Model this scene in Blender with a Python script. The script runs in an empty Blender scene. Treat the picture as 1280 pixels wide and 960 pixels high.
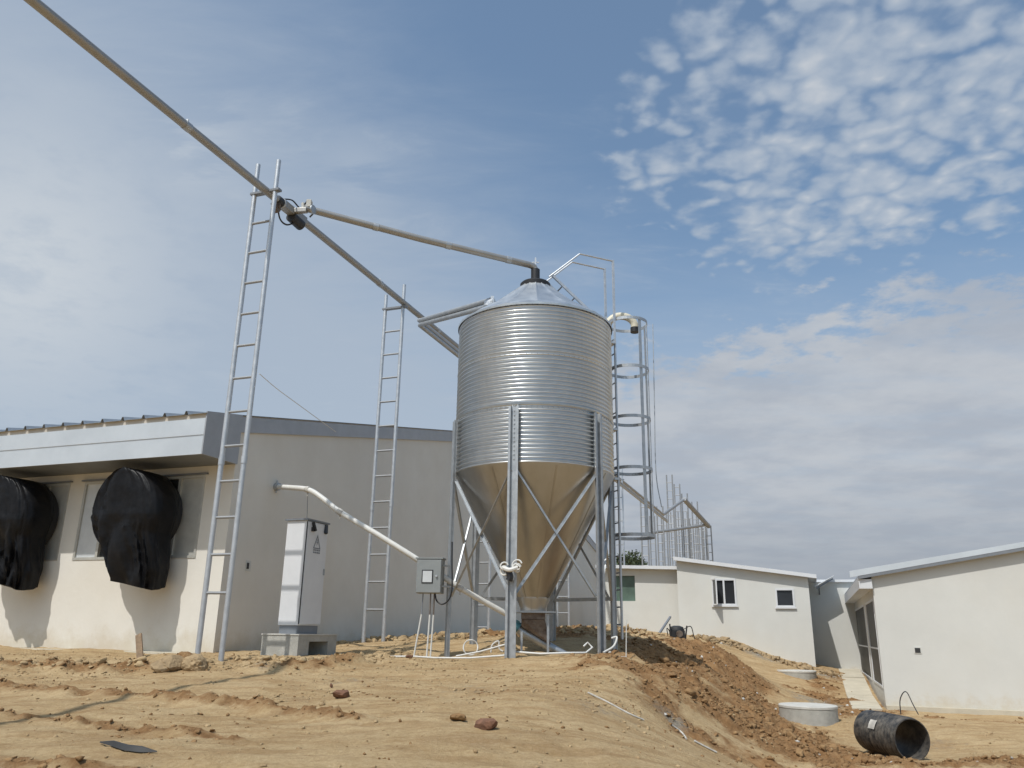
import bpy, math, random
import numpy as np
from mathutils import Vector, Matrix
R_ = math.radians
random.seed(7); RNG = np.random.default_rng(11)
scene = bpy.context.scene
col = scene.collection

# ------------------------------------------------------------------ camera
CAM = np.array([0, 0, 1.65])
upc = np.array([50., 3230., -1000.]); upc /= np.linalg.norm(upc)
fy = np.array([0, 0, -1.]) - (-upc[2]) * upc; fy /= np.linalg.norm(fy)
RM = np.stack([np.cross(fy, upc), fy, upc])
cd = bpy.data.cameras.new('camera'); cam = bpy.data.objects.new('camera', cd); col.objects.link(cam)
m = Matrix([list(RM[i]) + [CAM[i]] for i in range(3)] + [[0, 0, 0, 1]]); cam.matrix_world = m
cd.sensor_fit = 'HORIZONTAL'; cd.sensor_width = 36; cd.lens = 28.125; cd.clip_start = .1; cd.clip_end = 2000
scene.camera = cam

def ray(px, py): return RM @ np.array([(px - 640) / 1000, -(py - 480) / 1000, -1.])
def at(px, py, y): d = ray(px, py); return CAM + d * (y / d[1])
def unit(px, py): d = ray(px, py); return d / np.linalg.norm(d)

# ------------------------------------------------------------------ light
SUN_AZ, SUN_EL = R_(217), R_(57.8)
sd = bpy.data.lights.new('sun', 'SUN'); sun = bpy.data.objects.new('sun', sd); col.objects.link(sun)
sd.energy = 3.0; sd.angle = R_(.6); sd.color = (1, .97, .925)
sv = Vector((math.sin(SUN_AZ) * math.cos(SUN_EL), math.cos(SUN_AZ) * math.cos(SUN_EL), math.sin(SUN_EL)))
sun.rotation_euler = sv.to_track_quat('Z', 'Y').to_euler(); sun.location = (-6, -10, 20)
scene.view_settings.view_transform = 'Standard'; scene.view_settings.look = 'None'
scene.view_settings.exposure = 0.2; scene.view_settings.gamma = 1; scene.view_settings.use_curve_mapping = False
scene.render.engine = 'CYCLES'

world = bpy.data.worlds.new('World'); scene.world = world; world.use_nodes = True
nt = world.node_tree; N = nt.nodes; L = nt.links; N.clear()
def nd(t, **kw):
    n = N.new(t)
    for k, v in kw.items(): setattr(n, k, v)
    return n
def plug(s, v):
    if isinstance(v, bpy.types.NodeSocket): L.new(v, s)
    elif v is not None: s.default_value = v
def mth(op, a, b=None, c=None):
    n = nd('ShaderNodeMath', operation=op)
    for s, v in zip(n.inputs, (a, b, c)): plug(s, v)
    return n.outputs[0]
def vm(op, a, b=None):
    n = nd('ShaderNodeVectorMath', operation=op); plug(n.inputs[0], a)
    if b is not None: plug(n.inputs[1], b)
    return n
def sstep(v, a, b, lo=0., hi=1.):
    n = nd('ShaderNodeMapRange', interpolation_type='SMOOTHSTEP'); plug(n.inputs[0], v)
    for i, q in enumerate((a, b, lo, hi)): n.inputs[i + 1].default_value = q
    return n.outputs[0]
def noise(v, sc, det=4, ro=.55, dist=0.):
    n = nd('ShaderNodeTexNoise'); plug(n.inputs['Vector'], v); n.inputs['Scale'].default_value = sc
    n.inputs['Detail'].default_value = det; n.inputs['Roughness'].default_value = ro; n.inputs['Distortion'].default_value = dist
    return n.outputs[0]
def mixc(f, a, b):
    n = nd('ShaderNodeMix', data_type='RGBA'); plug(n.inputs['Factor'], f); plug(n.inputs[6], a); plug(n.inputs[7], b)
    return n.outputs[2]
SKY_STR = .15
sky = nd('ShaderNodeTexSky', sky_type='NISHITA'); sky.sun_disc = False; sky.sun_elevation = SUN_EL; sky.sun_rotation = SUN_AZ
sky.air_density = 1.0; sky.dust_density = 2.2; sky.ozone_density = 1.6; sky.altitude = 200
tc = nd('ShaderNodeTexCoord'); D = tc.outputs['Generated']
sep = nd('ShaderNodeSeparateXYZ'); L.new(D, sep.inputs[0])
zc = mth('ADD', mth('MAXIMUM', sep.outputs[2], 0.), .12)
comb = nd('ShaderNodeCombineXYZ'); L.new(mth('DIVIDE', sep.outputs[0], zc), comb.inputs[0]); L.new(mth('DIVIDE', sep.outputs[1], zc), comb.inputs[1])
PC = comb.outputs[0]
def cap(px, py, rpx, soft, k=0., nz=None):
    """1 inside a cap of the sky centred on a direction"""
    d = vm('DOT_PRODUCT', D, tuple(unit(px, py))).outputs['Value']
    ang = mth('ARCCOSINE', mth('MINIMUM', d, .99999))
    if nz is not None: ang = mth('ADD', ang, mth('MULTIPLY', mth('SUBTRACT', nz, .5), k))
    return sstep(ang, (rpx + soft) / 1000, (rpx - soft) / 1000)
def below(p, q, w0, w1, k=0., nz=None):
    n = np.cross(unit(*p), unit(*q)); n /= np.linalg.norm(n)
    if n[2] > 0: n = -n
    d = vm('DOT_PRODUCT', D, tuple(n)).outputs['Value']
    if nz is not None: d = mth('ADD', d, mth('MULTIPLY', mth('SUBTRACT', nz, .5), k))
    return sstep(d, w0, w1)
def mx(*a):
    r = a[0]
    for b in a[1:]: r = mth('MAXIMUM', r, b)
    return r
nlow = noise(PC, 2.2, 5, .6); nmid = noise(PC, 7.5, 5, .6); nfine = noise(PC, 20., 4, .6)
mapn = nd('ShaderNodeMapping'); L.new(PC, mapn.inputs[0]); mapn.inputs['Rotation'].default_value = (0, 0, R_(35)); mapn.inputs['Scale'].default_value = (1, 2.6, 1)
nstreak = noise(mapn.outputs[0], 2.6, 6, .62, .4)
# small heaped clouds, upper right
pa = mx(cap(950, 165, 150, 72, .28, nmid), cap(1100, 120, 165, 70, .3, nmid), cap(1270, 30, 190, 70, .3, nmid), cap(1240, 190, 90, 60, .3, nmid))
vor = nd('ShaderNodeTexVoronoi', feature='SMOOTH_F1'); L.new(vm('ADD', PC, None).outputs[0], vor.inputs['Vector'])
wv = nd('ShaderNodeTexNoise'); L.new(PC, wv.inputs['Vector']); wv.inputs['Scale'].default_value = 9; wv.inputs['Detail'].default_value = 3
wsc = vm('SCALE', wv.outputs['Color']); wsc.inputs['Scale'].default_value = .16
L.new(vm('ADD', PC, wsc.outputs[0]).outputs[0], vor.inputs['Vector'])
vor.inputs['Scale'].default_value = 18.; vor.inputs['Smoothness'].default_value = .5
lump = mth('SUBTRACT', 1., mth('MULTIPLY', vor.outputs['Distance'], 1.05))
dens = mth('ADD', mth('MULTIPLY', lump, .62), mth('MULTIPLY', nmid, .45))
dens = mth('ADD', dens, mth('MULTIPLY', mth('SUBTRACT', nfine, .5), .30))
dens = mth('ADD', dens, mth('MULTIPLY', mth('SUBTRACT', nlow, .5), .95))
dens = mth('SUBTRACT', dens, mth('MULTIPLY', mth('SUBTRACT', 1., pa), .42))
cA = mth('MULTIPLY', sstep(dens, .27, .65), mth('MULTIPLY', sstep(pa, .02, .5), .80))
# layer of thin grey cloud, lower right
bR = mth('MULTIPLY', below((850, 425), (1280, 318), .0, .055, .30, nmid), cap(1500, 560, 700, 90, .15, nmid))
cB = mth('MULTIPLY', bR, sstep(nstreak, .22, .62, .66, .93))
# thin veil over the left half and towards the horizon
bL = mth('MULTIPLY', below((-60, -40), (700, 560), -.34, .08, .25, nstreak), .86)
bH = mth('MULTIPLY', below((400, 500), (900, 500), -.24, .10, .1, nstreak), .80)
w1 = mth('MULTIPLY', cap(20, 330, 130, 110, .22, nmid), sstep(nmid, .30, .62, .45, .9))
w2 = mth('MULTIPLY', cap(225, 175, 60, 60, .16, nstreak), sstep(nstreak, .42, .62, 0, .5))
w3 = mth('MULTIPLY', cap(450, 215, 40, 45, .16, nstreak), sstep(nstreak, .42, .62, 0, .25))
w4 = mth('MULTIPLY', below((700, 200), (1280, 420), -.4, .2, .5, nstreak), sstep(nstreak, .55, .75, 0, .14))
veil = mx(bL, bH); wisps = mx(w1, w2, w3, w4)
K = 1 / SKY_STR
def cc(r, g, b): return (r * K, g * K, b * K, 1)
base = nd('ShaderNodeMix', data_type='RGBA', blend_type='MULTIPLY'); base.inputs[0].default_value = 1
L.new(sky.outputs[0], base.inputs[6]); base.inputs[7].default_value = (.84, .95, .93, 1)
c = mixc(.16, base.outputs[2], cc(.22, .26, .31))
c = mixc(veil, c, cc(.37, .43, .51))
c = mixc(wisps, c, cc(.52, .56, .60))
shadeB = mixc(sstep(nlow, .35, .65), cc(.36, .395, .45), cc(.455, .48, .515))
c = mixc(cB, c, shadeB)
c = mixc(cA, c, mixc(sstep(dens, .55, 1.0), cc(.36, .42, .50), cc(.56, .58, .60)))
hz = sstep(sep.outputs[2], .20, .0, 0., .85)
c = mixc(hz, c, cc(.27, .30, .345))
bg = nd('ShaderNodeBackground'); L.new(c, bg.inputs[0]); bg.inputs[1].default_value = SKY_STR
wo = nd('ShaderNodeOutputWorld'); L.new(bg.outputs[0], wo.inputs[0])

# ------------------------------------------------------------------ materials
def new_mat(name):
    mt = bpy.data.materials.new(name); mt.use_nodes = True
    return mt, mt.node_tree, mt.node_tree.nodes['Principled BSDF']
def mat(name, color, rough=.6, metal=0., var=.12, scale=3., bump=0., bscale=40., coord='Object', tint=None, rvar=.0, spec=.5, streak=False, splash=0.):
    """procedural: base colour broken up by noise, optional second tint, bump"""
    mt, t, b = new_mat(name); n, l = t.nodes, t.links
    tcn = n.new('ShaderNodeTexCoord'); src = tcn.outputs[coord]
    if streak:
        mp = n.new('ShaderNodeMapping'); l.new(src, mp.inputs[0]); mp.inputs['Scale'].default_value = (1, 1, .12); src2 = mp.outputs[0]
    else: src2 = src
    nz = n.new('ShaderNodeTexNoise'); l.new(src2, nz.inputs['Vector']); nz.inputs['Scale'].default_value = scale; nz.inputs['Detail'].default_value = 6; nz.inputs['Roughness'].default_value = .65
    rp = n.new('ShaderNodeValToRGB'); l.new(nz.outputs[0], rp.inputs[0])
    t2 = tint or tuple(min(1, v * (1 + var)) for v in color)
    rp.color_ramp.elements[0].position = .32; rp.color_ramp.elements[1].position = .68
    rp.color_ramp.elements[0].color = tuple(v * (1 - var) for v in color) + (1,)
    rp.color_ramp.elements[1].color = tuple(t2) + (1,)
    l.new(rp.outputs[0], b.inputs['Base Color'])
    if splash:  # mud thrown up on the foot of the wall, and faint blotches
        sx = n.new('ShaderNodeSeparateXYZ'); l.new(src, sx.inputs[0]); n3 = n.new('ShaderNodeTexNoise'); l.new(src, n3.inputs['Vector']); n3.inputs['Scale'].default_value = 2.6; n3.inputs['Detail'].default_value = 9; n3.inputs['Roughness'].default_value = .75
        ma = n.new('ShaderNodeMath'); ma.operation = 'MULTIPLY_ADD'; l.new(n3.outputs[0], ma.inputs[0]); ma.inputs[1].default_value = -1.3; l.new(sx.outputs[2], ma.inputs[2])
        m4 = n.new('ShaderNodeMapRange'); m4.interpolation_type = 'SMOOTHSTEP'; l.new(ma.outputs[0], m4.inputs[0]); m4.inputs[1].default_value = splash - .62; m4.inputs[2].default_value = -.72; m4.inputs[3].default_value = 0; m4.inputs[4].default_value = .55
        n5 = n.new('ShaderNodeTexNoise'); l.new(src, n5.inputs['Vector']); n5.inputs['Scale'].default_value = .55; n5.inputs['Detail'].default_value = 7
        m6 = n.new('ShaderNodeMapRange'); l.new(n5.outputs[0], m6.inputs[0]); m6.inputs[1].default_value = .5; m6.inputs[2].default_value = .75; m6.inputs[4].default_value = .16
        mxa = n.new('ShaderNodeMath'); mxa.operation = 'MAXIMUM'; l.new(m4.outputs[0], mxa.inputs[0]); l.new(m6.outputs[0], mxa.inputs[1])
        mm = n.new('ShaderNodeMix'); mm.data_type = 'RGBA'; l.new(mxa.outputs[0], mm.inputs[0]); l.new(rp.outputs[0], mm.inputs[6]); mm.inputs[7].default_value = (.50, .42, .29, 1); l.new(mm.outputs[2], b.inputs['Base Color'])
    b.inputs['Roughness'].default_value = rough; b.inputs['Metallic'].default_value = metal; b.inputs['Specular IOR Level'].default_value = spec
    if rvar:
        mr = n.new('ShaderNodeMapRange'); l.new(nz.outputs[0], mr.inputs[0]); mr.inputs[1].default_value = .3; mr.inputs[2].default_value = .7
        mr.inputs[3].default_value = rough - rvar; mr.inputs[4].default_value = rough + rvar; l.new(mr.outputs[0], b.inputs['Roughness'])
    if bump:
        n2 = n.new('ShaderNodeTexNoise'); l.new(src, n2.inputs['Vector']); n2.inputs['Scale'].default_value = bscale; n2.inputs['Detail'].default_value = 5
        bp = n.new('ShaderNodeBump'); l.new(n2.outputs[0], bp.inputs['Height']); bp.inputs['Strength'].default_value = min(1, bump); bp.inputs['Distance'].default_value = .02
        l.new(bp.outputs[0], b.inputs['Normal'])
    return mt
M = {}
M['plaster'] = mat('cream_plaster', (.70, .67, .60), .9, var=.04, scale=.8, bump=.10, bscale=12, tint=(.73, .705, .64), splash=.5, spec=.2)
M['plaster_white'] = mat('white_plaster', (.60, .60, .565), .85, var=.04, scale=.7, bump=.07, bscale=12, splash=.45, spec=.2)
M['galv'] = mat('galvanised_steel', (.42, .44, .455), .50, .70, var=.14, scale=9, rvar=.06)
M['galv_bright'] = mat('galvanised_bright', (.53, .55, .57), .45, .60, var=.10, scale=9, rvar=.06)
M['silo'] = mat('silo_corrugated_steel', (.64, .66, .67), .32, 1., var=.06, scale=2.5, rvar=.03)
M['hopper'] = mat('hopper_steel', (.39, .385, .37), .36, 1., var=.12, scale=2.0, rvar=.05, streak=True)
M['silo_roof'] = mat('silo_roof_steel', (.62, .65, .67), .40, .9, var=.08, scale=4, rvar=.05)
M['pipe'] = mat('weathered_galvanised_pipe', (.34, .335, .32), .5, .6, var=.10, scale=1.5, rvar=.05)
M['roof_sheet'] = mat('roof_sheet', (.36, .39, .42), .5, .4, var=.1, scale=2)
M['roof_core'] = mat('roof_panel_core', (.50, .46, .40), .9, var=.08, scale=4)
M['fascia'] = mat('pale_sheet_fascia', (.60, .64, .67), .38, .35, var=.07, scale=1.1, rvar=.05)
M['flash'] = mat('grey_blue_flashing', (.36, .375, .395), .45, .3, var=.08, scale=2.5)
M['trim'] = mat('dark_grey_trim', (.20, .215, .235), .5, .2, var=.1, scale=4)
M['white_paint'] = mat('white_painted_metal', (.64, .65, .66), .4, 0, var=.04, scale=3)
M['pvc'] = mat('white_plastic', (.62, .61, .57), .5, 0, var=.08, scale=6)
M['cream'] = mat('cream_plastic', (.62, .57, .44), .5, 0, var=.1, scale=5)
M['black'] = mat('black_rubber', (.018, .018, .02), .5, 0, var=.2, scale=8)
M['film'] = mat('black_plastic_sheet', (.009, .009, .010), .42, 0, var=.3, scale=7, bump=.5, bscale=7, rvar=.06, spec=.16)
M['grey_box'] = mat('grey_painted_box', (.27, .285, .28), .45, .3, var=.08, scale=5)
M['concrete'] = mat('concrete', (.40, .39, .35), .9, var=.15, scale=6, bump=.5, bscale=60, spec=.2)
M['concrete_pale'] = mat('pale_concrete', (.52, .505, .46), .9, var=.12, scale=5, bump=.4, bscale=60, spec=.2)
M['strip'] = mat('cement_strip', (.50, .455, .36), .95, var=.1, scale=2.5, bump=.4, bscale=40, spec=.1)
M['dark'] = mat('dark_opening', (.03, .03, .03), .6, var=.2, scale=4)
M['rust'] = mat('rusty_sheet', (.15, .10, .075), .6, .5, var=.35, scale=8, bump=.3, tint=(.24, .20, .165))
M['teal'] = mat('teal_plastic', (.05, .16, .19), .4, 0, var=.15, scale=8)
M['wood'] = mat('weathered_wood', (.22, .15, .09), .85, var=.3, scale=12, bump=.4)
M['brick'] = mat('dark_brick', (.17, .085, .05), .9, var=.35, scale=18, bump=.6)
M['stone'] = mat('sandy_stone', (.33, .24, .14), .95, var=.25, scale=7, bump=.9, bscale=30, spec=.1)
M['soil_clod'] = mat('soil_clod', (.23, .13, .06), .98, var=.2, scale=3, bump=.8, bscale=50, tint=(.33, .21, .105), spec=.1)
M['sand_clod'] = mat('sandy_clod', (.38, .265, .145), .98, var=.2, scale=2, bump=.8, bscale=50, tint=(.47, .35, .20), spec=.1)
M['litter'] = mat('pale_litter', (.46, .44, .40), .8, var=.3, scale=8)
M['green_glass'] = mat('green_glass', (.10, .15, .12), .3, 0, var=.2, scale=2)
M['foliage'] = mat('dark_foliage', (.035, .05, .02), .7, var=.4, scale=1.5, tint=(.07, .10, .04))
M['bark'] = mat('bark', (.12, .09, .06), .9, var=.3, scale=6)
M['mast'] = mat('weathered_mast', (.29, .30, .31), .6, .3, var=.1, scale=2)
M['screen'] = mat('window_mesh', (.05, .047, .038), .6, .0, var=.15, scale=5)
M['panel_grey'] = mat('shutter_grey', (.52, .51, .46), .45, .35, var=.1, scale=4)
M['panel_pale'] = mat('shutter_pale', (.62, .64, .64), .4, .2, var=.08, scale=4)
def glass(name, c=(.02, .022, .025)):
    mt, t, b = new_mat(name); n, l = t.nodes, t.links
    nz = n.new('ShaderNodeTexNoise'); nz.inputs['Scale'].default_value = 2.; rp = n.new('ShaderNodeValToRGB'); l.new(nz.outputs[0], rp.inputs[0])
    rp.color_ramp.elements[0].color = c + (1,); rp.color_ramp.elements[1].color = tuple(v * 1.8 for v in c) + (1,)
    l.new(rp.outputs[0], b.inputs['Base Color']); b.inputs['Roughness'].default_value = .12; return mt
M['glass'] = glass('dark_window_glass')

# black corrugated culvert: dark with muddy patches
mt, t, b = new_mat('muddy_black_plastic'); n, l = t.nodes, t.links
tcn = n.new('ShaderNodeTexCoord'); nz = n.new('ShaderNodeTexNoise'); l.new(tcn.outputs['Object'], nz.inputs[0]); nz.inputs['Scale'].default_value = 7; nz.inputs['Detail'].default_value = 8; nz.inputs['Roughness'].default_value = .7
rp = n.new('ShaderNodeValToRGB'); l.new(nz.outputs[0], rp.inputs[0]); rp.color_ramp.elements[0].position = .42; rp.color_ramp.elements[1].position = .66
rp.color_ramp.elements[0].color = (.022, .023, .024, 1); rp.color_ramp.elements[1].color = (.13, .115, .095, 1); l.new(rp.outputs[0], b.inputs['Base Color']); b.inputs['Roughness'].default_value = .5
M['culvert'] = mt

# ground: sand, churned brown soil (attribute 'soil'), grey gravel patches (attribute 'grit')
mt, t, b = new_mat('site_ground'); n, l = t.nodes, t.links
def gn(sc, det=6, ro=.65, seed=0):
    q = n.new('ShaderNodeTexNoise'); l.new(gtc.outputs['Object'], q.inputs[0]); q.inputs['Scale'].default_value = sc; q.inputs['Detail'].default_value = det; q.inputs['Roughness'].default_value = ro; return q.outputs[0]
def gramp(v, stops):
    q = n.new('ShaderNodeValToRGB'); l.new(v, q.inputs[0]); e = q.color_ramp.elements
    while len(e) < len(stops): e.new(.5)
    for el, (p, cl) in zip(e, stops): el.position = p; el.color = cl + (1,)
    return q.outputs[0]
def gmix(f, a, bb):
    q = n.new('ShaderNodeMix'); q.data_type = 'RGBA'
    l.new(f, q.inputs[0]); l.new(a, q.inputs[6]); l.new(bb, q.inputs[7]); return q.outputs[2]
def gmath(op, a, bb):
    q = n.new('ShaderNodeMath'); q.operation = op; q.use_clamp = True
    for s, v in zip(q.inputs, (a, bb)):
        if isinstance(v, bpy.types.NodeSocket): l.new(v, s)
        else: s.default_value = v
    return q.outputs[0]
gtc = n.new('ShaderNodeTexCoord')
sand = gramp(gn(1.1, 8, .6), [(.28, (.31, .20, .10)), (.44, (.44, .31, .16)), (.60, (.52, .385, .215)), (.8, (.40, .275, .14))])
fine = gramp(gn(26, 6, .75), [(.36, (.27, .175, .088)), (.50, (.47, .34, .19)), (.68, (.62, .50, .33))])
sand = gmix(gmath('MULTIPLY', gn(9, 5, .7), .75), sand, fine)
mpg = n.new('ShaderNodeMapping'); l.new(gtc.outputs['Object'], mpg.inputs[0]); mpg.inputs['Scale'].default_value = (.55, 2.6, 1); mpg.inputs['Rotation'].default_value = (0, 0, R_(12))
stn = n.new('ShaderNodeTexNoise'); l.new(mpg.outputs[0], stn.inputs[0]); stn.inputs['Scale'].default_value = 2.2; stn.inputs['Detail'].default_value = 9; stn.inputs['Roughness'].default_value = .72
strk = n.new('ShaderNodeMapRange'); strk.interpolation_type = 'SMOOTHSTEP'; l.new(stn.outputs[0], strk.inputs[0]); strk.inputs[1].default_value = .45; strk.inputs[2].default_value = .60; strk.inputs[4].default_value = .62
brown = gramp(gn(14, 7, .75), [(.3, (.24, .14, .062)), (.55, (.35, .225, .108)), (.75, (.46, .32, .165))])
sand = gmix(strk.outputs[0], sand, brown)
soil = gramp(gn(8, 8, .75), [(.3, (.16, .083, .034)), (.5, (.27, .152, .068)), (.72, (.37, .235, .118))])
grit = gramp(gn(30, 5, .8), [(.35, (.15, .13, .105)), (.55, (.27, .24, .19)), (.72, (.42, .38, .31))])
a1 = n.new('ShaderNodeAttribute'); a1.attribute_name = 'soil'; a2 = n.new('ShaderNodeAttribute'); a2.attribute_name = 'grit'
def edge(attr, nz, k=.9):
    q = n.new('ShaderNodeMath'); q.operation = 'MULTIPLY_ADD'; l.new(nz, q.inputs[0]); q.inputs[1].default_value = k; l.new(attr, q.inputs[2])
    r = n.new('ShaderNodeMapRange'); r.interpolation_type = 'SMOOTHSTEP'; l.new(q.outputs[0], r.inputs[0]); r.inputs[1].default_value = .5 + k * .32; r.inputs[2].default_value = .5 + k * .68; return r.outputs[0]
c1 = gmix(edge(a1.outputs['Fac'], gn(4.5, 8, .75)), sand, soil)
c2 = gmix(edge(a2.outputs['Fac'], gn(6, 8, .75)), c1, grit)
l.new(c2, b.inputs['Base Color']); b.inputs['Roughness'].default_value = .97; b.inputs['Specular IOR Level'].default_value = .15
bp = n.new('ShaderNodeBump'); l.new(gn(35, 8, .8), bp.inputs['Height']); bp.inputs['Strength'].default_value = .8; bp.inputs['Distance'].default_value = .04
l.new(bp.outputs[0], b.inputs['Normal'])
M['ground'] = mt

# ------------------------------------------------------------------ helpers
def tag(o, label=None, cat=None, group=None, kind=None):
    if label: o['label'] = label
    if cat: o['category'] = cat
    if group: o['group'] = group
    if kind: o['kind'] = kind
    return o
def thing(name, label, cat, loc=(0, 0, 0), rotz=0., group=None):
    o = bpy.data.objects.new(name, None); o.empty_display_size = .3; col.objects.link(o)
    o.location = loc; o.rotation_euler = (0, 0, rotz); return tag(o, label, cat, group)
class MB:
    def __init__(s): s.v = []; s.f = []
    def add(s, v, f):
        k = len(s.v); s.v += [tuple(map(float, q)) for q in v]; s.f += [tuple(i + k for i in q) for q in f]; return s
    def box(s, x0, x1, y0, y1, z0, z1):
        v = [(x, y, z) for z in (z0, z1) for y in (y0, y1) for x in (x0, x1)]
        return s.add(v, [(0, 2, 3, 1), (4, 5, 7, 6), (0, 1, 5, 4), (2, 6, 7, 3), (0, 4, 6, 2), (1, 3, 7, 5)])
    def prism(s, poly, axis, a, bb):
        """poly of 2D points extruded along axis 'x','y' or 'z' from a to bb"""
        def P(p, t): return {'x': (t, p[0], p[1]), 'y': (p[0], t, p[1]), 'z': (p[0], p[1], t)}[axis]
        k = len(poly); v = [P(p, a) for p in poly] + [P(p, bb) for p in poly]
        return s.add(v, [tuple(range(k))[::-1], tuple(range(k, 2 * k))] + [(i, (i + 1) % k, k + (i + 1) % k, k + i) for i in range(k)])
    def bar(s, p, q, w, h, up=(0, 0, 1)):
        p, q, up = Vector(p), Vector(q), Vector(up); d = (q - p).normalized()
        if abs(d.dot(up)) > .99: up = Vector((1, 0, 0))
        sx = d.cross(up).normalized() * w / 2; sy = sx.cross(d).normalized() * h / 2
        v = [e + a * sx + c2 * sy for e in (p, q) for a, c2 in ((-1, -1), (1, -1), (1, 1), (-1, 1))]
        return s.add(v, [(0, 1, 2, 3), (7, 6, 5, 4)] + [(i, i + 4, (i + 1) % 4 + 4, (i + 1) % 4) for i in range(4)])
    def angle(s, p, q, w, t, up=(0, 0, 1)):
        p, q, up = Vector(p), Vector(q), Vector(up); d = (q - p).normalized()
        if abs(d.dot(up)) > .99: up = Vector((1, 0, 0))
        sx = d.cross(up).normalized(); sy = sx.cross(d).normalized()
        poly = [(0, 0), (w, 0), (w, t), (t, t), (t, w), (0, w)]
        v = [e + sx * (a - w / 2) + sy * (c2 - w / 2) for e in (p, q) for a, c2 in poly]
        return s.add(v, [tuple(range(6))[::-1], tuple(range(6, 12))] + [(i, (i + 1) % 6, 6 + (i + 1) % 6, 6 + i) for i in range(6)])
    def tube(s, pts, r, n=10, closed=False, caps=True):
        pts = [Vector(p) for p in pts]; k = len(pts); rs = r if isinstance(r, (list, tuple)) else [r] * k
        T = []
        for i in range(k):
            if closed: T.append((pts[(i + 1) % k] - pts[i - 1]).normalized())
            else: T.append((pts[min(i + 1, k - 1)] - pts[max(i - 1, 0)]).normalized())
        u = T[0].orthogonal().normalized(); v = []
        for i in range(k):
            u = (u - T[i] * u.dot(T[i])).normalized(); w = T[i].cross(u)
            for j in range(n):
                a = 2 * math.pi * j / n; v.append(pts[i] + (u * math.cos(a) + w * math.sin(a)) * rs[i])
        f = []
        for i in range(k if closed else k - 1):
            i2 = (i + 1) % k
            for j in range(n): f.append((i * n + j, i * n + (j + 1) % n, i2 * n + (j + 1) % n, i2 * n + j))
        if caps and not closed: f += [tuple(range(n))[::-1], tuple(range((k - 1) * n, k * n))]
        return s.add(v, f)
    def lathe(s, prof, n=48, c=(0, 0), caps=True):
        k = len(prof); v = [(c[0] + r * math.cos(2 * math.pi * j / n), c[1] + r * math.sin(2 * math.pi * j / n), z) for r, z in prof for j in range(n)]
        f = [(i * n + j, i * n + (j + 1) % n, (i + 1) * n + (j + 1) % n, (i + 1) * n + j) for i in range(k - 1) for j in range(n)]
        if caps: f += [tuple(range(n))[::-1], tuple(range((k - 1) * n, k * n))]
        return s.add(v, f)
    def move(s, off=(0, 0, 0), rz=0.):
        c0, s0 = math.cos(rz), math.sin(rz); s.v = [(x * c0 - y * s0 + off[0], x * s0 + y * c0 + off[1], z + off[2]) for x, y, z in s.v]; return s
    def build(s, name, mt, parent=None, smooth=35, world=False, bevel=0.):
        me = bpy.data.meshes.new(name); v = s.v
        if world and parent is not None:
            rt_ = parent
            while rt_.parent is not None: rt_ = rt_.parent
            lx, ly, lz = rt_.location; a = -rt_.rotation_euler[2]; c0, s0 = math.cos(a), math.sin(a)
            v = [((x - lx) * c0 - (y - ly) * s0, (x - lx) * s0 + (y - ly) * c0, z - lz) for x, y, z in v]
        loc = (0, 0, 0)
        if parent is None and not world:
            pass
        me.from_pydata(v, [], s.f); me.update()
        import bmesh
        bm = bmesh.new(); bm.from_mesh(me); bmesh.ops.recalc_face_normals(bm, faces=bm.faces[:])
        if bevel: bmesh.ops.bevel(bm, geom=[e for e in bm.edges if len(e.link_faces) == 2 and e.calc_face_angle(0) > .6], offset=bevel, segments=2, profile=.6, affect='EDGES')
        bm.to_mesh(me); bm.free()
        if smooth:
            me.polygons.foreach_set('use_smooth', [True] * len(me.polygons)); me.set_sharp_from_angle(angle=R_(smooth))
        me.materials.append(M[mt] if isinstance(mt, str) else mt)
        o = bpy.data.objects.new(name, me); col.objects.link(o)
        if parent is not None: o.parent = parent
        return o
def solo(mb, name, mt, label, cat, origin=None, group=None, kind=None, **kw):
    """a thing that is one mesh, its origin moved to its base"""
    if origin is None:
        a = np.array(mb.v); origin = (float((a[:, 0].min() + a[:, 0].max()) / 2), float((a[:, 1].min() + a[:, 1].max()) / 2), float(a[:, 2].min()))
    mb.v = [(x - origin[0], y - origin[1], z - origin[2]) for x, y, z in mb.v]
    o = mb.build(name, mt, **kw); o.location = origin; return tag(o, label, cat, group, kind)
def curve(pts, n=8):
    """Catmull-Rom through points"""
    P = [Vector(p) for p in pts]; P = [P[0] * 2 - P[1]] + P + [P[-1] * 2 - P[-2]]; o = []
    for i in range(1, len(P) - 2):
        for j in range(n):
            t_ = j / n; a, b_, c_, d_ = P[i - 1:i + 3]
            o.append(.5 * ((2 * b_) + (c_ - a) * t_ + (2 * a - 5 * b_ + 4 * c_ - d_) * t_ ** 2 + (3 * b_ - a - 3 * c_ + d_) * t_ ** 3))
    o.append(P[-2]); return o

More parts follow.
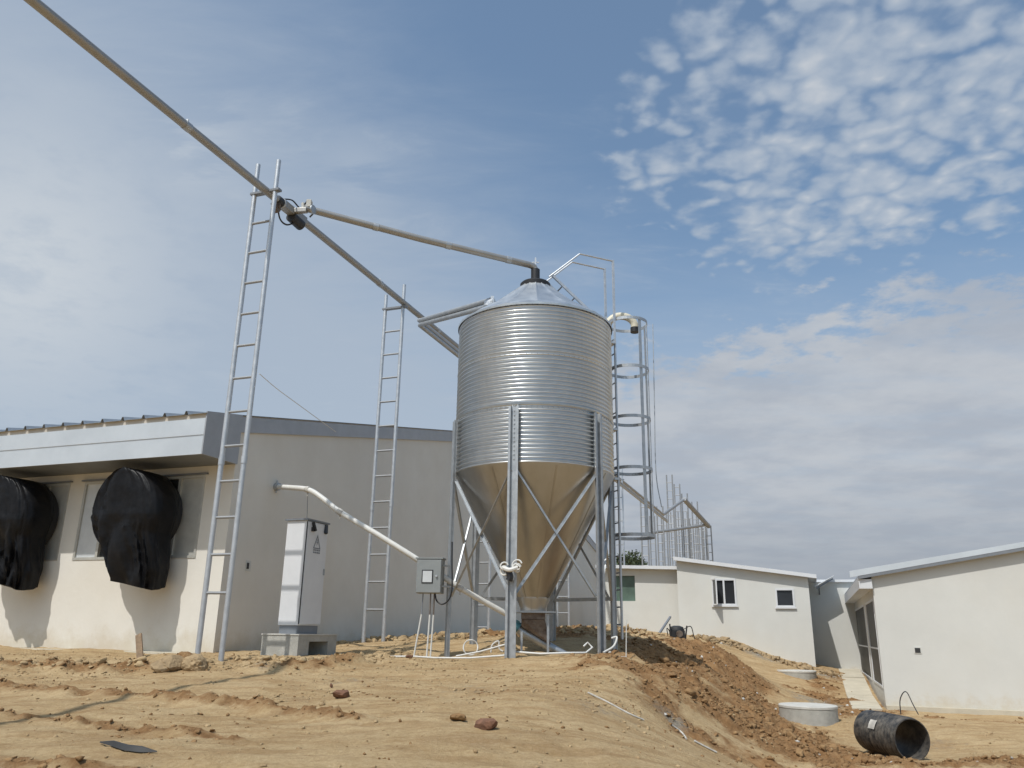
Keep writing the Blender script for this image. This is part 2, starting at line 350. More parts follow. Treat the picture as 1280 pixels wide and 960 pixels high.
# numpy gradient noise
def _hash(ix, iy, s): 
    h = (ix.astype(np.int64) * 374761393 + iy.astype(np.int64) * 668265263 + s * 974634777) & 0x7fffffff
    h = ((h ^ (h >> 13)) * 1274126177) & 0x7fffffff; return ((h ^ (h >> 16)) & 0xffff) / 65535.
def vnoise(x, y, s=0):
    ix, iy = np.floor(x), np.floor(y); fx, fy_ = x - ix, y - iy; fx = fx * fx * fx * (fx * (fx * 6 - 15) + 10); fy_ = fy_ * fy_ * fy_ * (fy_ * (fy_ * 6 - 15) + 10)
    a = _hash(ix, iy, s); b_ = _hash(ix + 1, iy, s); c_ = _hash(ix, iy + 1, s); d_ = _hash(ix + 1, iy + 1, s)
    return (a + (b_ - a) * fx) * (1 - fy_) + (c_ + (d_ - c_) * fx) * fy_ - .5
def fbm(x, y, f0, octv=4, g=.55, s=0):
    r = 0; a = 1.; f_ = f0
    for k in range(octv):
        r = r + a * vnoise(x * f_ + 17.3 * k + s * 5.1, y * f_ - 9.7 * k, s + k); a *= g; f_ *= 2.03
    return r
def ss(x, a, b_): t_ = np.clip((x - a) / (b_ - a), 0, 1); return t_ * t_ * (3 - 2 * t_)

# ------------------------------------------------------------------ site frame: buildings share one grid, turned 20 degrees
A20 = R_(20); d2 = np.array([math.sin(A20), math.cos(A20), 0]); d1 = np.array([-math.cos(A20), math.sin(A20), 0]); RZ = R_(70)
COR = np.array([-5.0, 14.33, 0])          # near corner of the long barn
RC = np.array([9.09, 20.57, 0])           # near corner of the right building
C3 = np.array([10.2, 28.0, 0])            # near right corner of the middle building
SIL = (.43, 14.5)                         # silo axis

# ------------------------------------------------------------------ ground
CP = [(-6, 3, .42), (-2, 3, .45), (0, 3, .42), (1.5, 3, .2), (4, 3, 0), (9, 3, 0), (-8, -2, .1), (0, -2, .0), (8, -2, 0), (0, 0, .05), (-10, 7, .8), (-14, 12, 1.15)]
for q in [(0, 960, 6), (300, 960, 6), (600, 960, 6), (780, 958, 6.2), (900, 960, 8.6), (1000, 960, 11.3), (1140, 960, 11.0), (1280, 960, 11.0),
          (0, 900, 7.8), (300, 900, 7.8), (600, 900, 7.8), (0, 868, 9.4), (300, 870, 9.2), (600, 870, 9.2), (720, 880, 8.9), (0, 840, 11.4), (300, 841, 11.2), (600, 842, 11.4), (720, 842, 11.6),
          (760, 835, 11.6), (800, 868, 10.8), (845, 905, 10.7), (885, 930, 11.2), (960, 935, 12.4), (1030, 940, 12.9), (985, 908, 16.4),
          (830, 838, 13.2), (860, 858, 12.6), (888, 880, 13.2), (800, 814, 15.2), (885, 836, 17.2), (900, 850, 16.2), (912, 862, 16.8), (953, 870, 20.3), (968, 893, 17.2), (978, 917, 14.4), (900, 812, 21.5), (850, 799, 22), (930, 838, 24.5), (966, 858, 22.8)]:
    CP.append(tuple(at(*q)))
CP += [(-5, 13.4, 1.21), (-9, 15, 1.21), (-14, 17, 1.2), (-3.5, 12.6, 1.22), (-3, 14.5, 1.25), (-1.1, 14.1, 1.22), (0, 13.0, 1.25), (1.5, 13.5, 1.28), (2.0, 15, 1.3), (-.6, 15.8, 1.46), (.9, 16.3, 1.50), (-2.5, 18, 1.42),
       (3, 20, 1.55), (3, 25, 1.66), (0, 24, 1.56), (4.5, 29.3, 1.74), (6.4, 29.2, 1.6), (7.6, 28.6, 1.5), (8.8, 28.2, 1.0), (10.2, 27.6, .62), (11.5, 29, .55), (9.6, 25.5, .42), (8, 22, .12), (7.5, 18, .02), (6, 17.2, .08), (9, 20, 0), (6.9, 17.2, .07), (5.4, 17.9, .10), (12, 17, 0), (20, 14, 0), (18, 6, 0), (14, 10, 0),
       (11.5, 25.5, .16), (10.2, 23.6, .06), (9.2, 22, .02), (14, 34, .3), (20, 35, .3), (30, 20, .1), (5, 32, 1.7), (10, 36, .9), (-20, 6, .9), (-25, 25, 1.2), (-15, 40, 1.4), (5, 50, 1.4), (25, 55, .8)]
cp = np.array(CP, float)
def tps_fit(p, lam=.004):
    n_ = len(p); d = np.linalg.norm(p[:, None, :2] - p[None, :, :2], axis=2); Kk = np.where(d > 0, d * d * np.log(d + 1e-9), 0) + lam * n_ * np.eye(n_) * .2
    P_ = np.c_[np.ones(n_), p[:, :2]]; A = np.zeros((n_ + 3, n_ + 3)); A[:n_, :n_] = Kk; A[:n_, n_:] = P_; A[n_:, :n_] = P_.T
    return np.linalg.solve(A, np.r_[p[:, 2], 0, 0, 0])
W_ = tps_fit(cp)
def base_z(x, y):
    sh = x.shape; x = x.ravel(); y = y.ravel(); o = np.empty(x.shape)
    for i in range(0, len(x), 40000):
        xx, yy = x[i:i + 40000], y[i:i + 40000]; r2 = (xx[:, None] - cp[:, 0]) ** 2 + (yy[:, None] - cp[:, 1]) ** 2
        o[i:i + 40000] = (r2 * .5 * np.log(r2 + 1e-9)) @ W_[:-3] + W_[-3] + W_[-2] * xx + W_[-1] * yy
    o = np.clip(o, -.15, 1.9); rr = np.hypot(x, y - 15); k = ss(rr, 30, 48); return (o * (1 - k) + .9 * k).reshape(sh)
def seg_dist(x, y, pts):
    d = np.full(x.shape, 1e9)
    for (ax, ay), (bx, by) in zip(pts[:-1], pts[1:]):
        vx, vy = bx - ax, by - ay; t_ = np.clip(((x - ax) * vx + (y - ay) * vy) / (vx * vx + vy * vy), 0, 1)
        d = np.minimum(d, np.hypot(x - ax - t_ * vx, y - ay - t_ * vy))
    return d
def path_(l): return [tuple(at(*q)[:2]) for q in l]
RIDGES = [(path_([(-60, 850, 10.4), (60, 866, 9.5), (150, 871, 9.2), (230, 879, 8.8), (300, 884, 8.5), (360, 893, 8.1), (440, 905, 7.7)]), .16, .045),
          (path_([(-60, 888, 8.3), (60, 897, 7.9), (150, 908, 7.5), (220, 920, 7.2), (290, 928, 6.95)]), .12, .03),
          (path_([(-40, 826, 12.2), (60, 832, 11.9), (130, 840, 11.4), (180, 838, 11.6), (240, 834, 12.0)]), .30, .09),
          (path_([(330, 836, 11.6), (390, 836, 11.8), (440, 830, 12.4)]), .22, .07),
          (path_([(-40, 945, 6.3), (60, 955, 6.1), (160, 968, 5.8)]), .15, .025)]
BANK = [path_([(745, 820, 13.4), (800, 826, 13.6), (800, 868, 10.8)]), ]
bank_axis = path_([(836, 808, 17.2), (850, 830, 14.6), (868, 868, 12.8), (905, 905, 12.4), (960, 928, 12.6)])
bank_axis2 = path_([(905, 815, 21), (930, 850, 18), (950, 885, 15.5), (985, 925, 13.6), (1030, 945, 12.6)])
def masks(x, y):
    soil = np.maximum(1 - seg_dist(x, y, bank_axis) / 1.95, 1 - seg_dist(x, y, bank_axis2) / 2.35)
    soil = np.maximum(soil, .85 * (1 - seg_dist(x, y, path_([(800, 845, 12.4), (822, 880, 11.2), (862, 915, 11), (930, 945, 11.4)])) / 1.6))
    soil = np.maximum(soil, 1.0 * (1 - seg_dist(x, y, path_([(1010, 950, 12.0), (1120, 948, 11.6), (1290, 945, 11.8)])) / 1.5))
    soil = np.maximum(soil, .70 * (1 - seg_dist(x, y, [(9.4, 18.6), (14, 16.8)]) / 1.2))
    soil = np.maximum(soil, .9 * (1 - seg_dist(x, y, [(-.5, 17.0), (1.2, 17.3), (3.2, 22), (4.2, 28)]) / 1.3))
    soil = np.maximum(soil, .62 * (1 - seg_dist(x, y, [(8.0, 19.5), (9.2, 25), (11, 27)]) / 2.2))
    soil = soil + .55 * fbm(x, y, 1.1, 4, .6, s=61) * ss(soil, .02, .35)
    soil = np.maximum(soil, .34 * ss(fbm(x, y, .55, 4, .6, s=71), .12, .34) * (1 - ss(np.abs(y - 14), 14, 20)))
    for pts, w, h in RIDGES: soil = np.maximum(soil, .62 * np.exp(-(seg_dist(x, y, pts) / (w * 1.3)) ** 2))
    soil = np.clip(soil, 0, 1)
    grit = np.zeros(x.shape)
    for cx, cy, r, s_ in [(-1.9, 10.6, 1.0, .42), (-.4, 9.9, .8, .4), (.9, 8.9, .7, .45), (2.1, 10.9, .45, .55), (7.6, 21, 1.1, .55), (9.9, 26.4, .9, .6), (8.3, 27.6, 1.0, .65), (7.2, 27.9, .7, .6), (7.4, 15.2, 1.1, .4), (-3.4, 11.6, .5, .45)]:
        grit = np.maximum(grit, s_ * np.exp(-((x - cx) ** 2 + ((y - cy) * .8) ** 2) / (r * r)))
    return soil, grit
def ground_z(x, y, want=False):
    z = base_z(x, y); soil, grit = masks(x, y); near = 1 - ss(np.hypot(x, y - 15), 26, 40)
    amp = .013 + .085 * ss(soil, .25, .8)
    z = z + near * (fbm(x * .6, y * 1.6, 1.4, 4, .6, s=43) * .035 + fbm(x, y, .6, 3, s=3) * .05 + fbm(x, y, 2.6, 6, .66, s=9) * amp * 1.15 + np.abs(fbm(x, y, 5., 3, .6, s=21)) * amp * .9)
    for k, (pts, w, h) in enumerate(RIDGES):
        d = seg_dist(x, y, pts); z = z + h * np.exp(-(d / w) ** 2) * np.clip(.55 + 1.4 * fbm(x, y, 5, 3, .6, s=30 + k), 0, 1.5) - h * .35 * np.exp(-((d - w * 1.9) / w) ** 2)
    # grooves of the wheel tracks
    trk = seg_dist(x, y, path_([(-80, 905, 7.6), (120, 890, 8.2), (300, 872, 9.1), (420, 852, 10.3), (470, 842, 11.2)]))
    z = z - near * .018 * np.exp(-(trk / .12) ** 2)
    return (z, soil, grit) if want else z
def gz(x, y): return float(ground_z(np.array([float(x)]), np.array([float(y)]))[0])
def axis(lo, hi, st, far, nf=26):
    core = np.arange(lo, hi + 1e-6, st); g_ = np.geomspace(.25, far, nf); return np.r_[(lo - g_)[::-1], core, hi + g_]
gx = np.r_[axis(-9, 8.5, .045, 500)]; gy_ = np.r_[(4.5 - np.geomspace(.2, 60, 14))[::-1], np.arange(4.5, 18, .045), np.arange(18, 30, .09), 30 + np.geomspace(.2, 900, 30)]
GX, GY = np.meshgrid(gx, gy_); Z, SO, GR = ground_z(GX, GY, True)
ny, nx = GX.shape; idx = np.arange(nx * ny).reshape(ny, nx)
me = bpy.data.meshes.new('ground'); me.vertices.add(nx * ny); me.vertices.foreach_set('co', np.stack([GX, GY, Z], -1).ravel())
q = np.stack([idx[:-1, :-1], idx[:-1, 1:], idx[1:, 1:], idx[1:, :-1]], -1).reshape(-1, 4)
me.loops.add(q.size); me.loops.foreach_set('vertex_index', q.ravel()); me.polygons.add(len(q)); me.polygons.foreach_set('loop_start', np.arange(0, q.size, 4)); me.polygons.foreach_set('use_smooth', np.ones(len(q), bool))
me.update(calc_edges=True)
for nm, arr in (('soil', SO), ('grit', GR)): at_ = me.attributes.new(nm, 'FLOAT', 'POINT'); at_.data.foreach_set('value', arr.ravel().astype(np.float32))
me.materials.append(M['ground']); go = bpy.data.objects.new('ground', me); col.objects.link(go); tag(go, kind='structure')

# ------------------------------------------------------------------ long barn on the left
barn = thing('barn', 'long cream plastered barn with ribbed roof and pale eave fascia behind the covered fans', 'barn', (COR[0], COR[1], 1.2), RZ)
BL, BW, SL = 28.6, 15., .206               # gable length, eave length in view, roof slope
def rz_(x): return SL * min(x, BL - x)      # roof rise from the corner
Ht = 4.0
w = MB()
hole = [(.62, 3.5), (3.88, 6.75), (7.2, 10.1), (10.5, 13.4)]; hz0, hz1 = 1.62, 3.12
# eave wall with openings
ys = [0] + [v for h_ in hole for v in h_] + [BW]
for i in range(0, len(ys) - 1, 2): w.box(0, .24, ys[i], ys[i + 1], -.4, Ht)
for a, b_ in hole: w.box(0.0, .24, a, b_, -.4, hz0); w.box(0.0, .24, a, b_, hz1, Ht)
w.build('wall', 'plaster', barn, 30)
w = MB(); w.prism([(.24, -.4), (BL, -.4), (BL, Ht + .02), (BL / 2, Ht + SL * BL / 2), (.24, Ht + SL * .24)], 'y', 0, .24)
w.build('gable_wall', 'plaster', barn, 30)
MB().box(BL - .24, BL, .24, BW, -.4, Ht).build('back_wall', 'plaster', barn)
MB().prism([(.24, -.4), (BL, -.4), (BL, Ht + .02), (BL / 2, Ht + SL * BL / 2), (.24, Ht + SL * .24)], 'y', BW, BW + .24).build('end_wall', 'plaster', barn)
OV = .92
for side in (0, 1):
    def X(x): return x if side == 0 else BL - x
    s = MB(); s.prism([(X(-OV), 3.93), (X(-OV), 4.02), (X(BL / 2), 4.02 + SL * (BL / 2 + OV)), (X(BL / 2), 3.93 + SL * (BL / 2 + OV))], 'y', -.02, BW + .3)
    # keep the slab just above the wall head
    s.v = [(x, y, z - SL * OV + .17) for x, y, z in s.v]
    r_ = s.build('roof_panel', 'roof_core', barn)
    pr = []; y = -.05; k = 0
    while y < BW + .3: pr += [(y, 0), (y + .39, 0), (y + .42, .065), (y + .45, .065), (y + .475, 0)]; y += .475
    z0 = 4.02 - SL * OV + .17 + .006; v = []; f_ = []
    for xx in (-OV - .05, BL / 2 + .1):
        for (yy, h_) in pr: v.append((X(xx), yy, z0 + SL * (xx + OV) + h_))
        for (yy, h_) in pr: v.append((X(xx), yy, z0 + SL * (xx + OV) + h_ - .005))
    n_ = len(pr)
    for i in range(n_ - 1): f_.append((i, i + 1, 2 * n_ + i + 1, 2 * n_ + i)); f_.append((n_ + i, 3 * n_ + i, 3 * n_ + i + 1, n_ + i + 1)); f_.append((i, n_ + i, n_ + i + 1, i + 1))
    MB().add(v, f_).build('roof_sheet', 'roof_sheet', r_, 20)
zt = 3.93 - SL * OV + .17
# boxed eave: fascia, soffit and end plate
f1 = MB(); f1.box(-OV, -OV + .03, -.02, BW + .3, 3.28, 3.62).box(-OV - .012, -OV + .018, -.02, BW + .3, 3.62, zt + .003); f1.build('fascia', 'fascia', barn)
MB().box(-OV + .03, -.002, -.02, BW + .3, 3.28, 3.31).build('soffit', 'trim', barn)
MB().prism([(-OV - .02, 3.275), (-.005, 3.275), (-.005, zt + SL * (OV) + .10), (-OV - .02, zt + .12)], 'y', -.05, -.024).build('eave_end_plate', 'flash', barn)
g = MB()
g.prism([(-.004, 4.0 - .13), (BL / 2, 4.0 + SL * BL / 2 - .13), (BL / 2, 4.16 + SL * BL / 2), (-.004, 4.16)], 'y', -.045, -.004)
g.prism([(BL + OV, 4 - SL * OV - .13), (BL / 2 + .002, 4.0 + SL * BL / 2 - .13), (BL / 2 + .002, 4.16 + SL * BL / 2), (BL + OV, 4.16 - SL * OV)], 'y', -.045, -.004)
g.build('gable_flashing', 'flash', barn)
gr = MB(); rr_ = 4.2 + SL * BL / 2 + .02; gr.prism([(BL / 2 - .3, rr_ - .05), (BL / 2, rr_ + .02), (BL / 2 + .3, rr_ - .05), (BL / 2 + .3, rr_ - .03), (BL / 2, rr_ + .05), (BL / 2 - .3, rr_ - .03)], 'y', -.06, BW + .3); gr.build('ridge_cap', 'galv_bright', barn)
# shutters in the openings
for a, b_ in hole:
    fr = MB(); fr.box(-.012, .05, a, a + .05, hz0, hz1).box(-.012, .05, b_ - .05, b_, hz0, hz1).box(-.012, .05, a + .05, b_ - .05, hz1 - .05, hz1).box(-.012, .05, a + .05, b_ - .05, hz0, hz0 + .05)
    fr.box(-.012, .05, (a + b_) / 2 - .9, (a + b_) / 2 - .84, hz0 + .05, hz1 - .05).box(-.012, .05, (a + b_) / 2 + .84, (a + b_) / 2 + .9, hz0 + .05, hz1 - .05)
    fo = fr.build('fan_opening', 'panel_grey', barn)
    MB().box(.02, .035, a + .05, (a + b_) / 2 - .9, hz0 + .05, hz1 - .05).build('shutter', 'panel_grey', fo)
    MB().box(.02, .035, (a + b_) / 2 + .9, b_ - .05, hz0 + .05, hz1 - .05).build('shutter', 'panel_pale', fo)
    MB().box(.05, .065, (a + b_) / 2 - .84, (a + b_) / 2 + .84, hz0 + .05, hz1 - .05).build('fan_backing', 'dark', fo)
    MB().box(-.06, -.002, a - .05, b_ + .05, hz1 + .002, hz1 + .03).build('drip_rail', 'trim', fo)
sw = MB().box(.60, .74, -.012, -.002, 1.43, 1.62).build('wall_socket_box', 'plaster_white', barn, 0); 
MB().box(.62, .68, -.02, -.012, 1.47, 1.58).build('socket_hole', 'dark', sw, 0)
MB().box(-.28, -.002, -.3, BW, -.35, .03).build('plinth', 'strip', barn, 30, bevel=.01)
MB().box(.0, BL, -.3, -.002, -.35, .02).build('plinth', 'strip', barn, 30, bevel=.01)

# ------------------------------------------------------------------ covered fans on the eave wall
def fnz(u_, v_, s_): return float(vnoise(np.array([u_ + 40.]), np.array([v_ + 40.]), s_)[0])
def fan(yc, seed, label):
    rs = np.random.default_rng(seed)
    root = thing('exhaust_fan', label, 'fan', tuple(COR + d1 * yc + np.array([0, 0, 1.2 + 1.6])), RZ, 'exhaust fans wrapped in black plastic')
    zc_ = .80; r0 = .70
    cn = MB()  # cone behind the cover
    pts = []; n_ = 40
    prof = [(.68, -.01), (.69, -.4), (.70, -.72)]
    for rr, xx in prof:
        for j in range(n_): a = 2 * math.pi * j / n_; pts.append((xx, rr * math.cos(a), zc_ + rr * math.sin(a)))
    cn.add(pts, [(i * n_ + j, i * n_ + (j + 1) % n_, (i + 1) * n_ + (j + 1) % n_, (i + 1) * n_ + j) for i in range(2) for j in range(n_)]); cn.build('fan_cone', 'black', root)
    # plastic sheet: stack of rounded outlines from the crown of the fan to the hem
    lv = np.r_[np.linspace(zc_ + r0 + .06, zc_, 22), np.linspace(zc_ - .06, -.42, 26)]; NA = 120; V = []
    ph = rs.uniform(0, 6.28, 9)
    for k, z in enumerate(lv):
        R0 = r0 + .06; dzz = z - zc_; t_ = max(0., -dzz) / (zc_ + .42); ci = math.sqrt(max(0., R0 * R0 - dzz * dzz)) + .01
        if z >= zc_: yL = ci; yR = -ci; xo = -.84; xi = -.02
        else:
            k_ = t_ * t_ * (3 - 2 * t_); yL = R0 * (1 - 1.0 * t_ ** 1.35); yR = -max(ci, .64 + .16 * t_ - .10 * max(0, t_ - .75) * 4); xo = -.86 + .20 * t_; xi = -.04 - .04 * t_
        top = max(0., (z - zc_) / r0); t2 = max(0., (zc_ - z) / (zc_ + .42))
        for j in range(NA):
            a = 2 * math.pi * j / NA; ca, sa = math.cos(a), math.sin(a)
            e_ = .55; u = np.sign(ca) * abs(ca) ** e_; v_ = np.sign(sa) * abs(sa) ** e_
            q1 = fnz(a * 1.7 + t2 * 1.1 + .5 * math.sin(2 * a), z * .55, seed); q2 = fnz(a * 4.4 - t2 * 1.3, z * .9 + 3, seed + 1); q3 = fnz(a * 9 + z * 2.5, z * 2.2, seed + 2)
            fold = (.05 + .13 * t2) * (abs(q1) * 2 - .35) + (.045 + .10 * t2) * (.5 - abs(q2) * 2.6) + .045 * (.3 - abs(q3) * 2)
            xm, xh = (xo + xi) / 2, (xi - xo) / 2
            hw = yL if v_ > 0 else -yR; fold *= .22 + .78 * max(0., min(1., .45 + .5 * sa - .55 * ca)) * (.35 + .65 * min(1, t2 * 2.5 + (.6 if sa > -.2 else 0)))
            V.append((xm + u * (xh + fold * (1. if ca < 0 else .3)), v_ * (hw + fold * min(1, hw * 2)), z + .035 * t2 * math.sin(2 * a + ph[5]) + (.10 * t2 * v_ if z < zc_ else 0) + (.10 * t2 * fnz(a * 2.2, 1.5, seed + 5))))
    K_ = len(lv); F = [(i * NA + j, i * NA + (j + 1) % NA, (i + 1) * NA + (j + 1) % NA, (i + 1) * NA + j) for i in range(K_ - 1) for j in range(NA)] + [tuple(range(NA)), tuple(range((K_ - 1) * NA, K_ * NA))[::-1]]
    cv = MB().add(V, F).build('plastic_cover', 'film', root, 60)
    # tie cord under the fan barrel
    rp_ = MB(); z = zc_ - .80; rp_.tube([(-.40 + .28 * math.cos(a), -.25 + .28 * math.sin(a), z + .03 * math.sin(a)) for a in np.linspace(0, 2 * math.pi, 40)[:-1]], .008, 6, True); 
    rp_.build('tie_cord', 'film', cv)
    return root
fan(1.72, 3, 'exhaust fan wrapped in crinkled black plastic, the one nearer the barn corner and ladder')
fan(4.72, 8, 'exhaust fan wrapped in black plastic, cut by the left edge of the photo')

# ------------------------------------------------------------------ pipe ladders (supports)
ZP = 8.9; P0 = np.array([-5.91, 7.94, ZP])
def online(y): return P0 + d2 * (y - P0[1]) / d2[1]
def ladder(cx, cy, z0, z1, wdt, step, label, group, name='ladder_post', r=.041, bar_z=None, parts=True, rung0=.55, extra=0., off=.03):
    root = thing(name, label, 'ladder', (cx, cy, z0), RZ, group)
    h = z1 - z0; zr = rung0; rungs = []
    while zr < (bar_z - z0 if bar_z else h) - .25: rungs.append(zr); zr += step
    if parts:
        for sgn in (-1, 1):
            hh = h + (extra if sgn < 0 else 0)
            MB().tube([(0, sgn * wdt / 2, 0), (0, sgn * wdt / 2, hh * .36), (0, sgn * wdt / 2, hh * .362), (0, sgn * wdt / 2, hh * .7), (0, sgn * wdt / 2, hh)], r, 12).tube([(0, sgn * wdt / 2, hh * .36 - .06), (0, sgn * wdt / 2, hh * .36 + .06)], r * 1.18, 12).build('rail', 'galv_bright', root)
        for z in rungs: MB().tube([(0, -wdt / 2 + r * .8, z), (0, wdt / 2 - r * .8, z)], r * .55, 8).build('rung', 'mast', root)
    else:
        b_ = MB()
        for sgn in (-1, 1): b_.tube([(0, sgn * wdt / 2, 0), (0, sgn * wdt / 2, h)], r, 6)
        for z in rungs: b_.tube([(0, -wdt / 2, z), (0, wdt / 2, z)], r * .55, 5)
        root_o = b_.build(name + '_x', 'mast', None); root_o.location = root.location; root_o.rotation_euler = root.rotation_euler
        lab, cat, grp = root['label'], root['category'], group; bpy.data.objects.remove(root); root_o.name = name; root_o.data.name = name; return tag(root_o, lab, cat, grp)
    if bar_z: MB().box(-.05, .05, -wdt / 2 - .10, wdt / 2 + .06, bar_z - z0 - .02, bar_z - z0 + .02).build('crossbar', 'trim', root)
    return root
GL = 'ladder posts under the main feed pipe'
p = np.array([-4.36, 12.36]); ladder(p[0], p[1], gz(*p) - .05, 9.50, .43, .562, 'tallest nearest ladder post, in front of the barn corner under the pipe junction', GL, bar_z=8.90, rung0=1.0)
p = online(17.0)[:2] - d1[:2] * .02; p = np.array([-2.77, 17.28]); ladder(p[0], p[1], gz(*p) - .05, 9.16, .46, .562, 'galvanised ladder post between the white cabinet and the grey control box', GL, bar_z=8.80, rung0=.7, extra=.2)
for yy, top, lb in ((22.2, 9.3, 'ladder post seen through the silo legs, left of the front leg'), (29.5, 9.2, 'ladder post half hidden behind the right-hand silo legs'), (38.5, 9.3, 'ladder post just right of the silo legs in front of the green window')):
    p = online(yy)[:2]; ladder(p[0], p[1], 1.2, top, .42, .56, lb, GL, bar_z=ZP - .12)

# ------------------------------------------------------------------ feed pipes
def pipe(name, pts, r, label, mt='pipe', joints=True, n=14, group=None, cat='pipe'):
    pts = [Vector(map(float, p_)) for p_ in pts]; root = thing(name, label, cat, tuple(pts[0]), 0, group)
    MB().tube(pts, r, n).build('pipe_body', mt, root, 40, world=True)
    if joints:
        for a, b_ in zip(pts[:-1], pts[1:]):
            Ln = (b_ - a).length
            if Ln < 3: continue
            for k in range(1, int(Ln // 3) + 1):
                c_ = a.lerp(b_, min(.99, k * 3 / Ln)); d_ = (b_ - a).normalized()
                MB().tube([c_ - d_ * .06, c_ + d_ * .06], r * 1.10, n).bar(c_ + Vector((0, 0, r)), c_ + Vector((0, 0, r + .05)), .03, .03).build('pipe_clamp', 'galv', root, 40, world=True)
    return root
a_, b_ = online(2.0), online(51.0)
pipe('feed_pipe', [a_, online(12.9), online(13.3), b_], .068, 'long straight feed pipe running from the top left over the ladder posts into the distance')
E_ = Vector(map(float, at(524, 404, 16.9))); b2 = b_ - d1 * .20 - np.array([0, 0, .42])
st = Vector(map(float, at(614, 379, 14.45)))
dz = Vector(tuple(-d1 * .085))
def twin(o, nm, lb):
    """bundled pair from the silo roof to the bend and on along the main pipe"""
    pts = [st + o, E_ + o * .8 + (st - E_) * .02, E_ + o, E_ + o + Vector(tuple(d2 * .1)), Vector(tuple(b2)) + o]
    return pipe(nm, pts, .052, lb, 'galv')
twin(Vector((0, 0, .07)), 'return_pipe', 'upper pipe of the bent pair that leaves the silo roof and turns at the left')
twin(Vector((.02, 0, -.05)), 'return_pipe', 'lower pipe of the bent pair that leaves the silo roof and turns at the left')
JX = online(13.1)
neck = (SIL[0], SIL[1], 8.50)
pj = Vector(tuple(JX)) + Vector((.20, -.12, .06)); pe = Vector((SIL[0] - .12, SIL[1] - .05, 8.60))
fill = thing('fill_pipe', 'feed pipe sloping from the motor junction down to the black silo lid', 'pipe', tuple(pj))
MB().tube([pj, pj.lerp(pe, .5) - Vector((0, 0, .03)), pe, Vector((SIL[0] - .03, SIL[1], 8.58)), Vector((SIL[0], SIL[1], 8.52)), Vector((SIL[0], SIL[1], 8.40))], .064, 16).build('pipe_body', 'pipe', fill, 50, world=True)
for k in (.3, .62, .9):
    c_ = pj.lerp(pe, k); d_ = (pe - pj).normalized(); MB().tube([c_ - d_ * .05 - Vector((0, 0, .03 * (1 - abs(2 * k - 1)))), c_ + d_ * .05 - Vector((0, 0, .03 * (1 - abs(2 * k - 1))))], .073, 16).build('pipe_clamp', 'galv', fill, 40, world=True)
MB().bar(Vector((SIL[0], SIL[1], 8.62)), Vector((SIL[0], SIL[1], 8.78)), .04, .03).bar(Vector((SIL[0] - .07, SIL[1], 8.68)), Vector((SIL[0] + .07, SIL[1], 8.68)), .02, .02).build('end_bracket', 'galv_bright', fill, 0, world=True)
# motor junction
jn = thing('drive_motor', 'feed auger motor and gearbox where two pipes meet above the nearest ladder', 'motor', tuple(JX))
D2, D1 = Vector(tuple(d2)), Vector(tuple(d1)); J = Vector(tuple(JX))
MB().tube([J - D2 * .55, J - D2 * .53, J - D2 * .42, J - D2 * .40], [.07, .09, .09, .07], 16).build('bearing_housing', 'black', jn, 40, world=True)
MB().tube([J - D2 * .1 - Vector((0, 0, .10)), J + D2 * .22 - Vector((0, 0, .12))], .10, 18).build('motor_body', 'black', jn, 40, world=True)
MB().bar(J - D2 * .38, J + D2 * .30, .15, .14).bar(J - D2 * .1 - D1 * .02, J - D1 * .30 - D2 * .05, .09, .09).build('gear_housing', 'pipe', jn, 0, world=True, bevel=.012)
MB().bar(J - D1 * .30 + Vector((0, 0, .07)), J - D1 * .30 + Vector((0, 0, .22)), .12, .09).bar(J - D1 * .18 + Vector((0, 0, .07)), J - D1 * .16 + Vector((0, 0, .2)), .05, .05).build('terminal_box', 'concrete_pale', jn, 0, world=True, bevel=.01)
MB().tube([J - D1 * .40 - D2 * .03, J - D1 * .43 - D2 * .03], .085, 16).tube([J - D2 * .38, J - D2 * .42], .10, 16).build('flange', 'galv', jn, 40, world=True)
MB().tube(curve([J - D2 * .45 + Vector((0, 0, .06)), J - D2 * .25 - D1 * .10 + Vector((0, 0, .13)), J - D1 * .12 + Vector((0, 0, .10)), J - D1 * .26 + Vector((0, 0, .24))]), .014, 6).tube(curve([J - D2 * .5 - Vector((0, 0, .08)), J - D2 * .4 - Vector((0, 0, .30)), J - D2 * .2 - Vector((0, 0, .32)), J + D2 * .05 - Vector((0, 0, .15))]), .016, 6).tube(curve([J - D1 * .3 + Vector((0, 0, .2)), J - D1 * .38 + D2 * .05 + Vector((0, 0, .02)), J - D1 * .34 - Vector((0, 0, .12))]), .016, 6).build('motor_cable', 'black', jn, 60, world=True)
MB().bar(J - D2 * .62 - Vector((0, 0, .10)), J - D2 * .48 - Vector((0, 0, .22)), .08, .08).bar(J - D2 * .5 - Vector((0, 0, .07)), J - D2 * .5 - Vector((0, 0, .16)), .12, .1).build('mounting_bracket', 'rust', jn, 0, world=True)
# loose wire off the ladder
solo(MB().tube(curve([at(324, 467, 12.3), at(345, 485, 12.8), at(372, 505, 13.4), at(420, 540, 14.6)], 6), .006, 5), 'loose_wire', 'pvc', 'thin pale wire trailing from the nearest ladder towards the barn roof', 'wire')

